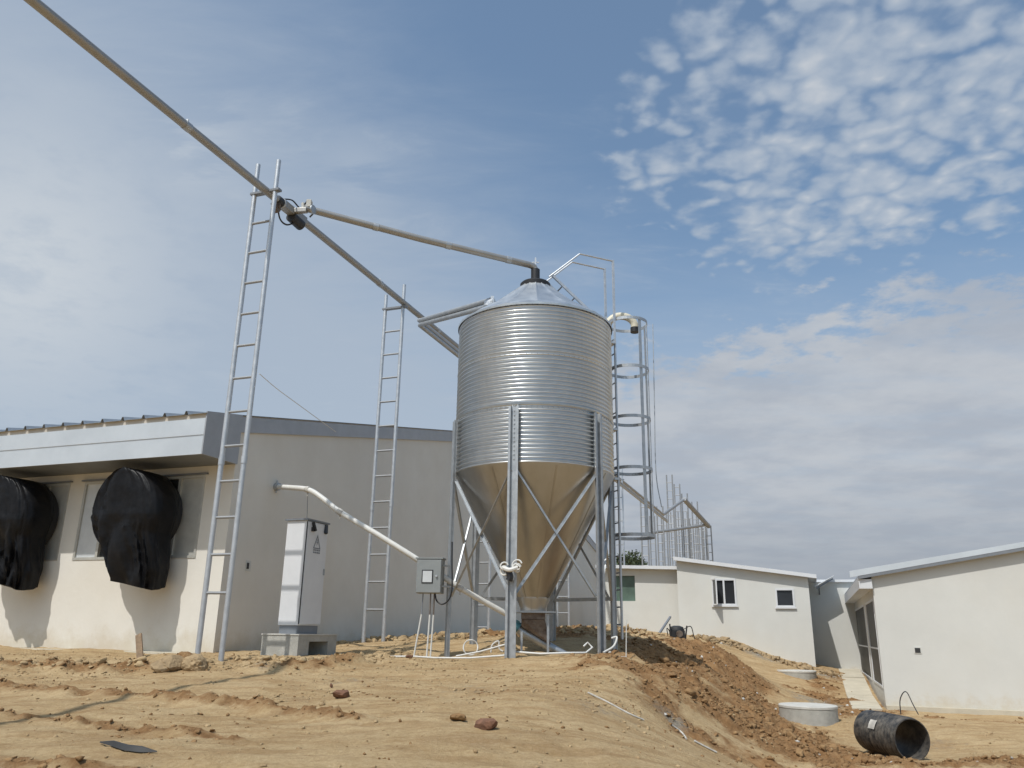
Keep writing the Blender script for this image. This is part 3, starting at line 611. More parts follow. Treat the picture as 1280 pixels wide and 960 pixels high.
# ------------------------------------------------------------------ silo
silo = thing('feed_silo', 'round corrugated galvanised feed silo with cone hopper on steel legs', 'silo', (SIL[0], SIL[1], 1.2))
RS = 1.44; z0, z1 = 4.335 - 1.2, 7.20 - 1.2
pr = []; NC = 38
for i in range(NC * 8 + 1):
    z = z0 + (z1 - z0) * i / (NC * 8); seam = (i / 8) % (NC / 3); pr.append((RS + .0235 * math.sin(2 * math.pi * i / 8) + (.008 if seam < .6 and i > 3 and i < NC * 8 - 4 else 0), z))
MB().lathe([(RS - .03, z0)] + pr + [(RS - .03, z1)], 144, caps=False).build('corrugated_wall', 'silo', silo, 80)
# bolts along the seams
bt = MB()
for zz in (z0 + (z1 - z0) / 3, z0 + (z1 - z0) * 2 / 3, z1 - .03):
    for j in range(96):
        a = 2 * math.pi * j / 96; bt.tube([((RS + .012) * math.cos(a), (RS + .012) * math.sin(a), zz), ((RS + .030) * math.cos(a), (RS + .030) * math.sin(a), zz)], .009, 6)
tag(bt.build('seam_bolts', 'galv', silo, 0), kind='stuff')
# roof cone with pressed ribs
NR = 16; v = []; f_ = []; nseg = NR * 6
for k, (r_, z) in enumerate([(RS + .045, z1 - .035), (RS + .05, z1 + .0), (RS * .66, z1 + .36), (.27, z1 + .93)]):
    for j in range(nseg): a = 2 * math.pi * j / nseg; h_ = .018 if (j % 6 == 0 and k >= 1) else 0; v.append((r_ * math.cos(a), r_ * math.sin(a), z + h_))
f_ = [(i * nseg + j, i * nseg + (j + 1) % nseg, (i + 1) * nseg + (j + 1) % nseg, (i + 1) * nseg + j) for i in range(3) for j in range(nseg)]
roof = MB().add(v, f_).build('roof_cone', 'silo_roof', silo, 12)
MB().lathe([(.25, z1 + .88), (.29, z1 + .90), (.30, z1 + .99), (.27, z1 + 1.02), (.10, z1 + 1.05), (.088, z1 + 1.06), (.088, z1 + 1.32), (.07, z1 + 1.32)], 40).build('lid', 'black', roof)
vt = MB(); a = R_(205); vx, vy = .95 * math.cos(a), .95 * math.sin(a) 
vt.tube([(vx - .05, vy + .3, z1 + .30), (vx - .05, vy + .3, z1 + .50)], .05, 12).lathe([(.10, z1 + .47), (.10, z1 + .50), (.02, z1 + .58)], 20, (vx - .05, vy + .3)); vt.build('roof_vent', 'galv_bright', roof)
# pipe collar where the pair enters the roof
cl = MB(); stl = st - Vector((SIL[0], SIL[1], 1.2)); cl.tube([stl + Vector((-.10, .06, 0)), stl + Vector((.06, -.03, .02))], .075, 14); cl.bar(stl + Vector((.02, 0, -.12)), stl + Vector((.02, 0, .12)), .16, .06); cl.build('roof_collar', 'galv_bright', roof)
# hopper
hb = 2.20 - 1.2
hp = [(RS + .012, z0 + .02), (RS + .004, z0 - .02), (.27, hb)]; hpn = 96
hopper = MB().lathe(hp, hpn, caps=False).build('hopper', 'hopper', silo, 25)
sm = MB()
for j in range(8):
    a = 2 * math.pi * (j + .3) / 8; p_ = Vector(((RS) * math.cos(a), (RS) * math.sin(a), z0 - .03)); q_ = Vector((.275 * math.cos(a), .275 * math.sin(a), hb)); sm.bar(p_, q_, .035, .008, up=(math.cos(a), math.sin(a), .5))
sm.build('hopper_seams', 'hopper', hopper, 0)
MB().lathe([(.285, hb + .03), (.285, hb - .02), (.225, hb - .16), (.225, hb - .20)], 40, caps=False).build('outlet_collar', 'hopper', hopper)
MB().box(-.36, .38, -.28, .28, hb - .235, hb - .205).build('slide_gate', 'galv', hopper, 0)
MB().box(-.205, .205, -.2, .2, hb - .34, hb - .236).build('outlet_neck', 'rust', hopper, 0)
# auger boot hanging under the gate
bo = MB(); zz = hb - .345
ring = lambda x0, x1, y0, y1, z0_, z1_: [(x0, y0, z0_), (x1, y0, z1_), (x1, y1, z1_), (x0, y1, z0_)]
va = ring(-.20, .20, -.18, .18, zz, zz) + ring(-.20, .30, -.13, .13, zz - .12, zz - .40)
bo.add(va, [(0, 1, 2, 3), (4, 7, 6, 5)] + [(i, (i + 1) % 4, 4 + (i + 1) % 4, 4 + i) for i in range(4)]); boot = bo.build('auger_boot', 'rust', silo, 0)
MB().tube([(-.34, 0, zz - .10), (-.16, 0, zz - .22), (.24, 0, zz - .42), (.62, 0, zz - .60)], [.07, .085, .075, .06], 14).build('boot_tube', 'galv', boot)
MB().tube([(-.44, -.05, zz - .02), (-.24, -.05, zz - .14)], .085, 14).bar((-.42, -.06, zz + .02), (-.24, -.06, zz - .06), .1, .06).build('boot_motor', 'teal', boot)
MB().bar((-.2, -.21, zz - .2), (-.2, -.21, -.02), .035, .035).bar((.25, -.2, zz + .1), (.25, -.2, -.02), .04, .04).build('boot_stand', 'galv', boot, 0)
# legs
LEG = []
for k in range(6):
    a = R_(-15 + 60 * k); u = Vector((math.sin(a), -math.cos(a), 0)); t_ = Vector((math.cos(a), math.sin(a), 0)); LEG.append((u, t_))
    rad0 = RS + .02; poly = [(-.088, .062), (-.088, .07), (-.05, .07), (-.042, .012), (.042, .012), (.05, .07), (.088, .07), (.088, .062), (.058, .062), (.050, .004), (-.050, .004), (-.058, .062)]
    v = []
    for zb in (-.12, 5.30 - 1.2): v += [u * (rad0 + q_[1]) + t_ * q_[0] + Vector((0, 0, zb)) for q_ in poly]
    n_ = len(poly); lg = MB().add(v, [tuple(range(n_))[::-1], tuple(range(n_, 2 * n_))] + [(i, (i + 1) % n_, n_ + (i + 1) % n_, n_ + i) for i in range(n_)]).build('leg', 'galv', silo, 0)
    bl = MB()
    for z in np.arange(3.2, 4.05, .0755 * 1): bl.tube([u * (rad0 + .012) + Vector((0, 0, z)), u * (rad0 + .028) + Vector((0, 0, z))], .011, 6)
    bl.build('leg_bolts', 'galv_bright', lg, 0)
    MB().bar(u * (rad0 + .04) + Vector((0, 0, -.03)), u * (rad0 + .04) + Vector((0, 0, -.015)), .24, .2, up=tuple(u)).build('base_plate', 'galv', lg, 0)
for k in range(6):
    (u, t_), (u2, t2) = LEG[k], LEG[(k + 1) % 6]; r_ = RS + .035
    P1, P2 = u * r_ + t_ * .05, u2 * r_ - t2 * .05
    zu, zl = 4.22 - 1.2, 2.22 - 1.2
    MB().angle(P1 + Vector((0, 0, zu)), P2 * .985 + Vector((0, 0, zl)), .045, .006).build('cross_brace', 'galv', silo, 0)
    MB().angle(P1 + Vector((0, 0, zl)), P2 * 1.01 + Vector((0, 0, zu)), .045, .006).build('cross_brace', 'galv', silo, 0)
    if k in (2, 3): MB().angle(P1 + Vector((0, 0, zl + .02)), P2 + Vector((0, 0, zl + .02)), .06, .006).build('horizontal_brace', 'galv', silo, 0)
# caged ladder bolted to the silo
rad = Vector((1.55, .50, 0)).normalized(); tan = Vector((-rad.y, rad.x, 0)); L0 = rad * 1.60
cage = MB().bar(L0 - rad * .1 + Vector((0, 0, 5.9)), L0 + Vector((0, 0, 5.9)), .5, .04, up=(0, 0, 1)).bar(L0 - rad * .1 + Vector((0, 0, 4.15)), L0 + Vector((0, 0, 4.15)), .5, .04).bar(L0 - rad * .1 + Vector((0, 0, 3.2)), L0 + Vector((0, 0, 3.2)), .5, .04).build('caged_ladder', 'galv_bright', silo, 0)
for sgn, dzz in ((-1, 0), (1, 0)):
    b0 = L0 + tan * (.20 * sgn)
    MB().bar(b0 + Vector((0, 0, .35)), b0 + Vector((0, 0, 6.4)), .045, .03, up=tuple(rad)).bar(b0 + Vector((0, 0, 6.4)), b0 + Vector((0, 0, 7.70)), .04, .04, up=tuple(rad)).build('rail', 'galv_bright', cage, 0)
    top = b0 + Vector((0, 0, 7.68)); mid = b0 - rad * .72 + Vector((0, 0, 7.72)); end = Vector(tuple(tan * (.18 * sgn))) + rad * .22 + Vector((0, 0, 7.12))
    MB().tube([top + Vector((0, 0, 0)), mid, mid - rad * .01, end], .017, 8).build('handrail', 'galv_bright', cage, 0)
    e0 = b0 - rad * .06 + Vector((0, 0, 6.12)); MB().bar(e0, Vector(tuple(tan * (.17 * sgn))) + rad * .26 + Vector((0, 0, 7.20)), .035, .05).build('roof_ladder_rail', 'galv_bright', cage, 0)
for z in np.arange(.6, 6.1, .30): MB().tube([L0 - tan * .2 + Vector((0, 0, z)), L0 + tan * .2 + Vector((0, 0, z))], .013, 8).build('rung', 'trim', cage)
for k in (.2, .4, .6, .8): c_ = (L0 - rad * .06 + Vector((0, 0, 6.12))).lerp(rad * .26 + Vector((0, 0, 7.20)), k); MB().tube([c_ - tan * .18, c_ + tan * .18], .015, 8).build('rung', 'trim', cage)
RC_ = .40; cc_ = L0 + rad * (RC_ - .02)
for z in (6.43, 5.43, 4.42, 3.43, 2.18):
    ring_ = []; n_ = 40; v = []
    for j in range(n_):
        a = 2 * math.pi * j / n_; o_ = cc_ + rad * (RC_ * math.cos(a)) + tan * (RC_ * math.sin(a)); oi = cc_ + rad * ((RC_ - .008) * math.cos(a)) + tan * ((RC_ - .008) * math.sin(a))
        v += [o_ + Vector((0, 0, z - .03)), o_ + Vector((0, 0, z + .03)), oi + Vector((0, 0, z + .03)), oi + Vector((0, 0, z - .03))]
    MB().add(v, [(4 * j + i, 4 * j + (i + 1) % 4, 4 * ((j + 1) % n_) + (i + 1) % 4, 4 * ((j + 1) % n_) + i) for j in range(n_) for i in range(4)]).build('cage_hoop', 'galv', cage, 0)
for a in (-78, -38, 0):
    a = R_(a); o_ = cc_ + rad * ((RC_ - .013) * math.cos(a)) + tan * ((RC_ - .013) * math.sin(a)); MB().bar(o_ + Vector((0, 0, 2.16)), o_ + Vector((0, 0, 6.43)), .07, .008, up=tuple((o_ - cc_))).build('cage_strip', 'galv', cage, 0)
# cream vent pipe with a turned-down mouth at the back of the roof
vp = []; c0 = Vector((1.50, .62, 5.98))
for a in np.linspace(0, math.pi, 16): vp.append(c0 + Vector((.27 - .27 * math.cos(a), .02, .42 + .22 * math.sin(a))))
ve = MB().tube([Vector((1.35, .55, 5.9)), c0 + Vector((-.0, .02, .35))] + vp + [vp[-1] - Vector((0, 0, .04))], .075, 16).build('vent_pipe', 'cream', silo)
MB().tube([vp[-1] - Vector((0, 0, .03)), vp[-1] - Vector((0, 0, .13))], .09, 16).build('vent_mouth', 'black', ve)
# cable hanging beside the cage
solo(MB().tube(curve([at(816, 405, 15.6), at(818, 500, 15.6), at(820, 590, 15.6), at(827, 634, 15.6)], 6), .009, 6), 'hanging_cable', 'galv', 'thin grey cable hanging down just right of the ladder cage', 'cable')

# ------------------------------------------------------------------ control box on the silo leg
cb = thing('control_box', 'small grey steel control box with white window hung on the left silo leg', 'control box', (-1.34, 13.78, 2.24), R_(-6))
bd = MB().box(-.215, .215, -.02, .24, 0, .56).build('box_body', 'grey_box', cb, 0, bevel=.008)
MB().box(-.235, .235, -.05, .26, .561, .585).build('rain_lid', 'grey_box', cb, 0)
dr = MB().box(-.205, .205, -.045, -.021, .012, .545).build('door', 'grey_box', cb, 0, bevel=.004)
MB().box(-.115, .075, -.052, -.046, .16, .38).build('window_frame', 'black', dr, 0)
MB().box(-.098, .058, -.058, -.053, .178, .362).build('display_window', 'panel_pale', dr, 0)
MB().tube([(.135, -.07, .28), (.135, -.046, .28)], .018, 12).build('door_knob', 'galv_bright', dr)
MB().tube(curve([(.10, .06, 0), (.14, .05, -.12), (.25, .02, -.17), (.36, .0, -.08), (.40, -.02, .12), (.38, 0, .5), (.37, .0, .85)]), .013, 8).build('power_cable', 'black', cb)
MB().bar((.2, .1, .12), (.34, .25, .12), .04, .03).bar((.2, .1, .46), (.34, .25, .46), .04, .03).build('mounting_arm', 'galv', cb, 0)
for k, (x, y, zt, zb, sl) in enumerate([(-.10, .05, -.0, -1.02, -.02), (.03, .05, 0, -1.03, -.0), (.09, .06, 0, -1.04, .0)]):
    MB().tube([(x, y, 0), (x + sl * .5, y, zb * .35)], .011, 8).build('cable_lead', ('trim', 'rust', 'rust')[k], cb)
    MB().tube([(x + sl * .5, y, zb * .33), (x + sl * 1.2 - (.08 if k == 0 else 0.02), y - .02, zb)], .014, 8).build('conduit_stub', 'pvc', cb)

# white conduit from the barn wall down to the boot
wl = Vector((-4.55, 15.50, 4.28)); 
cdt = thing('conduit', 'thick white plastic conduit sloping from the barn wall to the silo outlet', 'conduit', tuple(wl))
cpts = [wl + Vector((-.0, 0, .0)), Vector((-4.2, 15.1, 4.20)), Vector(tuple(at(385, 612, 14.5))), Vector(tuple(at(402, 622, 14.3))), Vector(tuple(at(425, 640, 14.2))), Vector(tuple(at(470, 667, 14.05))), Vector(tuple(at(515, 695, 13.98))), Vector(tuple(at(575, 735, 14.05))), Vector(tuple(at(605, 752, 14.2))), Vector(tuple(at(634, 768, 14.35)))]
MB().tube(curve(cpts[:6], 6) + cpts[6:], .048, 14).build('conduit_tube', 'pvc', cdt, 50, world=True)
MB().tube([wl + Vector((-.04, 0, -.005)), wl + Vector((.06, -.05, -.005))], .075, 12).bar(wl + Vector((.0, 0, -.12)), wl + Vector((.0, 0, .12)), .03, .02).build('wall_bracket', 'galv', cdt, 40, world=True)
for k in (2, 4, 7): MB().tube([cpts[k] - (cpts[k + 1] - cpts[k - 1]).normalized() * .05 - Vector((0, 0, .0)), cpts[k] + (cpts[k + 1] - cpts[k - 1]).normalized() * .05], .057, 12).bar(cpts[k] - Vector((0, 0, .05)), cpts[k] - Vector((0, 0, .12)), .02, .02).build('conduit_clamp', 'litter', cdt, 40, world=True)
MB().tube(curve([cpts[2] + Vector((0, 0, -.06)), cpts[2] + Vector((.0, .1, -.5)), cpts[2] + Vector((0, .1, -.95))]), .008, 5).build('hanging_lead', 'trim', cdt, 40, world=True)

# conduits lying on the ground round the legs
def gpt(x, y, dz_=.03): return Vector((x, y, gz(x, y) + dz_))
GC = 'white conduits lying round the silo feet'
solo(MB().tube([gpt(-1.9, 13.7), gpt(-1.5, 13.6), gpt(-1.15, 13.35), gpt(-.6, 13.2), gpt(-.05, 13.0, .05)], .014, 8), 'ground_conduit', 'pvc', 'white conduit on the ground from below the control box to the front silo leg', 'conduit', group=GC)
solo(MB().tube([gpt(.05, 13.15, .10), gpt(.5, 12.95, .04), gpt(.95, 12.9, .03), gpt(1.2, 13.0, .05), gpt(1.32, 13.15, .13), gpt(1.25, 13.2, .2), gpt(1.18, 13.15, .15)], .015, 8), 'ground_conduit', 'pvc', 'white conduit on the ground with a hooked end, right of the front silo leg', 'conduit', group=GC)
solo(MB().tube([gpt(-.85, 13.9), gpt(-.45, 13.8, .08), gpt(-.05, 13.75, .18)], .014, 8), 'ground_conduit', 'pvc', 'short white conduit propped up behind the front silo leg', 'conduit', group=GC)
solo(MB().tube(curve([gpt(1.5, 13.25, .03), gpt(1.68, 13.4, .12), gpt(1.75, 13.5, .2), gpt(1.66, 13.5, .24)]), .016, 8).tube([gpt(1.55, 13.1, .03), gpt(1.85, 13.2, .03), gpt(1.87, 13.2, .6)], .009, 6), 'ground_conduit', 'pvc', 'bent white conduit between the two right-hand silo legs', 'conduit', group=GC)
lp = MB(); c_ = gpt(-.62, 14.0, .16); lp.tube([c_ + Vector((.12 * math.cos(a), .02 * math.sin(3 * a), .12 * math.sin(a))) for a in np.linspace(0, 2 * math.pi, 24)[:-1]], .012, 6, True); solo(lp, 'conduit_coil', 'pvc', 'small upright loop of white conduit by the left silo leg', 'conduit')
hk = MB(); c_ = gpt(-.28, 13.95, .05); hk.tube(curve([c_, c_ + Vector((.02, 0, .12)), c_ + Vector((.12, 0, .18)), c_ + Vector((.14, 0, .06)), c_ + Vector((.2, 0, .02))]), .013, 6).tube([c_ + Vector((.26, 0, -.05)), c_ + Vector((.25, 0, .34))], .012, 6); solo(hk, 'conduit_hook', 'pvc', 'hooked white conduit ends sticking up left of the front silo leg', 'conduit')
# coil tied to the front leg
u, t_ = LEG[0]; lc = Vector((SIL[0], SIL[1], 2.62)) + u * (RS + .15); kc = MB()
rsd = random.Random(4)
for k in range(6):
    o_ = t_ * (.11 if k % 2 else -.10) + Vector((0, 0, rsd.uniform(-.06, .05))); r_ = rsd.uniform(.05, .085)
    kc.tube([lc + o_ + t_ * (r_ * math.cos(a)) + Vector((0, 0, r_ * math.sin(a))) + u * .02 * math.sin(a + k) for a in np.linspace(.3, 5.4, 18)], .013, 6)
kc.tube(curve([lc - t_ * .12, lc + u * .05 + Vector((0, 0, -.04)), lc + t_ * .12]), .035, 8); solo(kc, 'cable_knot', 'pvc', 'knotted bundle of white cable tied round the front silo leg', 'cable')
solo(MB().tube(curve([lc - Vector((0, 0, .06)) - t_ * .03, lc - Vector((0, 0, .14)), lc - Vector((0, 0, .20)) - t_ * .02]), [.05] * 17, 8), 'black_wrap', 'black', 'black tape wrap below the white cable knot on the front silo leg', 'wrap')

# ------------------------------------------------------------------ electrical cabinet on its block
A0 = np.array([-3.28, 13.15]); zg = 1.2
pl = thing('cabinet_plinth', 'concrete block with a square side hole under the white cabinet', 'concrete block', (A0[0], A0[1], zg), RZ)
pm = MB(); LX, LY, HZ = 1.12, .68, .345
pm.box(0, .30, 0, LY, -.15, HZ).box(.86, LX, 0, LY, -.15, HZ).box(.30, .86, 0, LY, -.15, .03).box(.30, .86, 0, LY, .25, HZ).box(.30, .86, .35, LY, .03, .25)
pm.build('block', 'concrete', pl, 0)
MB().box(-.01, LX + .01, -.01, LY + .01, HZ + .001, HZ + .02).build('block_cap', 'concrete_pale', pl, 0)
cbn = thing('electrical_cabinet', 'tall white electrical cabinet with warning triangle on a concrete block', 'electrical cabinet', tuple(np.array([A0[0], A0[1], 0]) + d2 * .16 + d1 * .14 + np.array([0, 0, zg + HZ + .02])), RZ)
CX_, CY_, CH = .62, .38, 1.80
MB().box(.02, CX_ - .02, .02, CY_ - .02, 0, .13).build('cabinet_foot', 'trim', cbn, 0)
MB().box(0, CX_, 0, CY_, .131, CH).build('cabinet_body', 'white_paint', cbn, 0, bevel=.006)
MB().box(-.03, CX_ + .03, -.03, CY_ + .03, CH + .001, CH + .03).build('cabinet_roof', 'trim', cbn, 0)
dr = MB().box(.015, CX_ - .015, -.022, -.002, .15, CH - .02).build('door', 'white_paint', cbn, 0, bevel=.004)
MB().box(-.004, .008, -.012, -.001, .15, CH - .02).build('door_gasket', 'black', cbn, 0)
MB().box(CX_ - .06, CX_ - .03, -.04, -.023, .95, 1.05).build('door_handle', 'galv', dr, 0)
for x in (.12, .53): MB().bar((x, -.03, CH - .02), (x + (.06 if x < .3 else -.02), -.05, CH - .16), .06, .04).bar((x, -.03, CH - .1), (x, -.03, CH - .17), .05, .03).build('hinge_block', 'black', dr, 0)
# warning triangle with bolt, and two lines under it
sg = MB(); tri = [(.20, 1.36), (.42, 1.36), (.31, 1.60)]; tin = [(.232, 1.378), (.388, 1.378), (.31, 1.552)]
v = [(x, -.0255, z) for x, z in tri] + [(x, -.0255, z) for x, z in tin]; sg.add(v, [(0, 1, 4, 3), (1, 2, 5, 4), (2, 0, 3, 5)])
bolt = [(.318, 1.525), (.285, 1.455), (.306, 1.455), (.292, 1.40), (.335, 1.472), (.312, 1.472), (.33, 1.52)]
sg.add([(x, -.0258, z) for x, z in bolt], [tuple(range(7))])
for z in (1.325, 1.285):
    for k in range(4): sg.box(.215 + k * .052, .255 + k * .052, -.0256, -.0240, z, z + .026)
sg.build('warning_sign', 'trim', dr, 0)

# ------------------------------------------------------------------ middle white building
mid = thing('white_outbuilding', 'white building with two windows and sloping roof edge beyond the soil bank', 'building', (C3[0], C3[1], .3), RZ)
# local x = into depth, y = towards the left; wall face at x=0
def ztop(y): return 3.26 + .62 * y / 4.4
w = MB()
wins = [(2.40, 3.22, 2.34, 3.24), (.49, 1.10, 2.29, 2.90)]
def wallstrip(y0, y1, zb, zt0=None): w.prism([(y0, zb), (y1, zb), (y1, ztop(y1) if zt0 is None else zt0), (y0, ztop(y0) if zt0 is None else zt0)], 'x', 0, .22)
edges = [0, .49, 1.10, 2.40, 3.22, 4.42]
wallstrip(0, .49, -.6); wallstrip(1.10, 2.40, -.6); wallstrip(3.22, 4.42, -.6)
for y0, y1, a, b_ in wins: wallstrip(y0, y1, -.6, a); wallstrip(y0, y1, b_)
w.build('wall', 'plaster_white', mid, 0)
MB().box(.22, 6, 0, .22, -.6, 3.2).build('side_wall', 'plaster_white', mid, 0)
rf = MB(); rf.prism([(-.28, ztop(-.28) + .005), (4.50, ztop(4.5) + .005), (4.50, ztop(4.5) + .13), (-.28, ztop(-.28) + .13)], 'x', -.22, 6.2); rf_ = rf.build('roof', 'white_paint', mid, 0)
rs_ = MB(); y = -.1
while y < 4.3: rs_.prism([(y, ztop(y) + .131), (y + .08, ztop(y + .08) + .131), (y + .05, ztop(y) + .175), (y + .03, ztop(y) + .175)], 'x', -.1, 6.1); y += .42
rs_.build('roof_rib', 'roof_sheet', rf_, 0)
# lower left wing
SLX = .60
w = MB(); gw = (6.08, 6.95, 2.50, 3.42)
def zt2(y): return 3.60 + .03 * (y - 4.4)
def ws(y0, y1, zb, zt0=None): w.prism([(y0, zb), (y1, zb), (y1, zt2(y1) if zt0 is None else zt0), (y0, zt2(y0) if zt0 is None else zt0)], 'x', SLX, SLX + .22)
ws(4.44, gw[0], -.3); ws(gw[0], gw[1], -.3, gw[2]); ws(gw[0], gw[1], gw[3]); ws(gw[1], 7.3, -.3)
w.box(SLX + .22, 5, 7.08, 7.3, -.3, 3.6); w.build('wing_wall', 'plaster_white', mid, 0)
MB().box(SLX + .10, SLX + .12, gw[0], gw[1], gw[2], gw[3]).build('green_window', 'green_glass', mid, 0)
MB().prism([(4.3, zt2(4.3) + .004), (7.5, zt2(7.5) + .004), (7.5, zt2(7.5) + .12), (4.3, zt2(4.3) + .12)], 'x', SLX - .3, 5).build('wing_roof', 'white_paint', mid, 0)
# windows
def window(y0, y1, z0_, z1_, parent, casements=1):
    fr = MB(); tk = .055
    fr.box(-.03, .06, y0, y0 + tk, z0_, z1_).box(-.03, .06, y1 - tk, y1, z0_, z1_).box(-.03, .06, y0 + tk, y1 - tk, z0_, z0_ + tk).box(-.03, .06, y0 + tk, y1 - tk, z1_ - tk, z1_)
    if casements == 2: fr.box(-.03, .06, (y0 + y1) / 2 - .03, (y0 + y1) / 2 + .03, z0_ + tk, z1_ - tk)
    f_ = fr.build('window_frame', 'white_paint', parent, 0)
    MB().box(.02, .03, y0 + tk, y1 - tk, z0_ + tk, z1_ - tk).build('pane', 'glass', f_, 0)
    MB().box(-.06, -.031, y0 - .04, y1 + .04, z0_ - .05, z0_ - .002).build('sill', 'white_paint', f_, 0)
    return f_
f1 = window(*wins[0], mid, 2); window(*wins[1], mid)
# casement leaf standing open
h_ = wins[0]; lf = MB(); yb = h_[1] - .03; zb, ztp = h_[2] + .02, h_[3] - .02
for (p_, q_) in (((-.035, yb, zb), (-.035, yb, ztp)), ((-.36, yb - .16, zb), (-.36, yb - .16, ztp)), ((-.035, yb, zb), (-.36, yb - .16, zb)), ((-.035, yb, ztp), (-.36, yb - .16, ztp))): lf.bar(p_, q_, .045, .04)
lo = lf.build('open_casement', 'white_paint', f1, 0); 
MB().add([(-.06, yb - .015, zb + .03), (-.335, yb - .145, zb + .03), (-.335, yb - .145, ztp - .03), (-.06, yb - .015, ztp - .03)], [(0, 1, 2, 3)]).build('casement_glass', 'glass', f1, 0)

# connecting wall behind, between the two white buildings
cn = thing('linking_wall', 'plain white wall closing the gap between the two white buildings', 'wall', tuple(C3 + d2 * 2.5 + np.array([0, 0, .3])), RZ)
MB().box(0, .2, -6.0, 1.0, -.5, 3.25).build('wall_face', 'plaster_white', cn, 0)
MB().box(-.12, .3, -6.0, 1.0, 3.252, 3.34).build('coping', 'white_paint', cn, 0)
MB().box(-.35, -.002, -5.0, .3, -.4, .27).build('footing', 'concrete_pale', cn, 0)

# ------------------------------------------------------------------ right building
rb = thing('white_end_building', 'white building at the right edge with tall side windows and grey roof trim', 'building', (RC[0], RC[1], 0), RZ)
RL, RWd = 15.5, 11.0
def rt(y): return 3.12 + .172 * (-y)          # roof line rising to the right (negative y)
w = MB(); w.prism([(0, -.3), (-RWd, -.3), (-RWd, rt(-RWd) - .0), (0, rt(0))], 'x', 0, .22); w.build('front_wall', 'plaster_white', rb, 0)
MB().box(-.10, -.002, -RWd, .0, -.3, .10).build('plinth', 'strip', rb, 0, bevel=.008)
hw = MB().box(-.012, -.001, -.92, -.76, 1.29, 1.45).build('wall_vent', 'plaster_white', rb, 0); MB().box(-.018, -.0125, -.90, -.78, 1.31, 1.42).build('vent_hole', 'dark', hw, 0)
# side wall with tall screened windows
sw = MB(); wn = [(.26, 3.5), (4.3, 14.2)]; s0, s1 = .46, 2.58
xs = [.22] + [v for a in wn for v in a] + [RL]
for i in range(0, len(xs) - 1, 2): sw.box(xs[i], xs[i + 1], -.2, 0, -.3, 3.06)
for a, b_ in wn: sw.box(a, b_, -.2, 0, -.3, s0); sw.box(a, b_, -.2, 0, s1, 3.06)
sw.build('side_wall', 'plaster_white', rb, 0)
MB().box(RL, RL + .2, -RWd, 0, -.3, 3.0).build('back_wall', 'plaster_white', rb, 0)
MB().box(0, RL, -RWd, -RWd + .2, -.3, 3.0).build('far_wall', 'plaster_white', rb, 0)
for a, b_ in wn:
    fr = MB(); t1 = .06; fr.box(a, a + t1, -.10, .012, s0, s1).box(b_ - t1, b_, -.10, .012, s0, s1).box(a + t1, b_ - t1, -.10, .012, s0, s0 + .05).box(a + t1, b_ - t1, -.10, .012, s1 - .05, s1).box(a + t1, b_ - t1, -.09, .006, 1.36, 1.40)
    wf = fr.build('window_frame', 'white_paint', rb, 0); MB().box(a + t1, b_ - t1, -.02, -.012, s0 + .05, s1 - .05).build('insect_screen', 'screen', wf, 0)
ro = MB(); ro.prism([(.30, rt(.30) + .02), (-RWd - .3, rt(-RWd - .3) + .02), (-RWd - .3, rt(-RWd - .3) + .06), (.30, rt(.30) + .06)], 'x', -.12, RL + .3); rr = ro.build('roof', 'roof_sheet', rb, 0)
MB().prism([(.30, rt(.30) - .03), (-RWd - .3, rt(-RWd - .3) - .03), (-RWd - .3, rt(-RWd - .3) + .045), (.30, rt(.30) + .045)], 'x', -.165, -.121).build('verge_trim', 'trim', rr, 0)
MB().prism([(.50, rt(.50) + .046), (-RWd - .3, rt(-RWd - .3) + .046), (-RWd - .3, rt(-RWd - .3) + .10), (.50, rt(.50) + .20)], 'x', -.17, -.125).build('verge_flashing', 'fascia', rr, 0)
MB().box(-.10, RL, .004, .31, rt(.30) - .26, rt(.30) - .235).build('soffit', 'white_paint', rr, 0)
MB().box(-.10, RL, .28, .31, rt(.30) - .234, rt(.30) + .018).box(-.10, -.07, .004, .279, rt(.30) - .234, rt(.30) - .03).build('eave_fascia', 'white_paint', rr, 0)
# small porch roof sheet beyond it
po = thing('porch_roof', 'small tilted white sheet roof in the gap between the white buildings', 'roof', tuple(C3 + d2 * 1.75 - d1 * .15 + np.array([0, 0, 3.28])), RZ)
MB().prism([(-.05, .06), (-.72, .44), (-.74, .47), (-.05, .10)], 'x', 0, .72).build('roof_sheet', 'white_paint', po, 0)
MB().bar((.74, -.2, -.15), (.2, -.2, .08), .05, .05).bar((.1, -.1, .02), (.1, -.7, .36), .05, .05).build('bracket', 'trim', po, 0)

# walk slab beside the right building
pth = MB()
for a, b_ in ((-.5, 2.6), (2.64, 5.8), (5.84, 8.6)):
    q_ = [RC + d2 * e + d1 * y for e, y in ((a, .12), (b_, .12), (b_, .78), (a, .78))]; zz_ = [max(gz(p_[0], p_[1]) for p_ in (q_[0], q_[3])) + .03, max(gz(p_[0], p_[1]) for p_ in (q_[1], q_[2])) + .03]; zz_ = [zz_[0], zz_[1], zz_[1], zz_[0]]
    pth.add([(p_[0], p_[1], z) for p_, z in zip(q_, zz_)] + [(p_[0], p_[1], z - .16) for p_, z in zip(q_, zz_)], [(0, 1, 2, 3), (7, 6, 5, 4)] + [(i, i + 4, (i + 1) % 4 + 4, (i + 1) % 4) for i in range(4)])
solo(pth, 'path', 'strip', None, None, kind='structure')

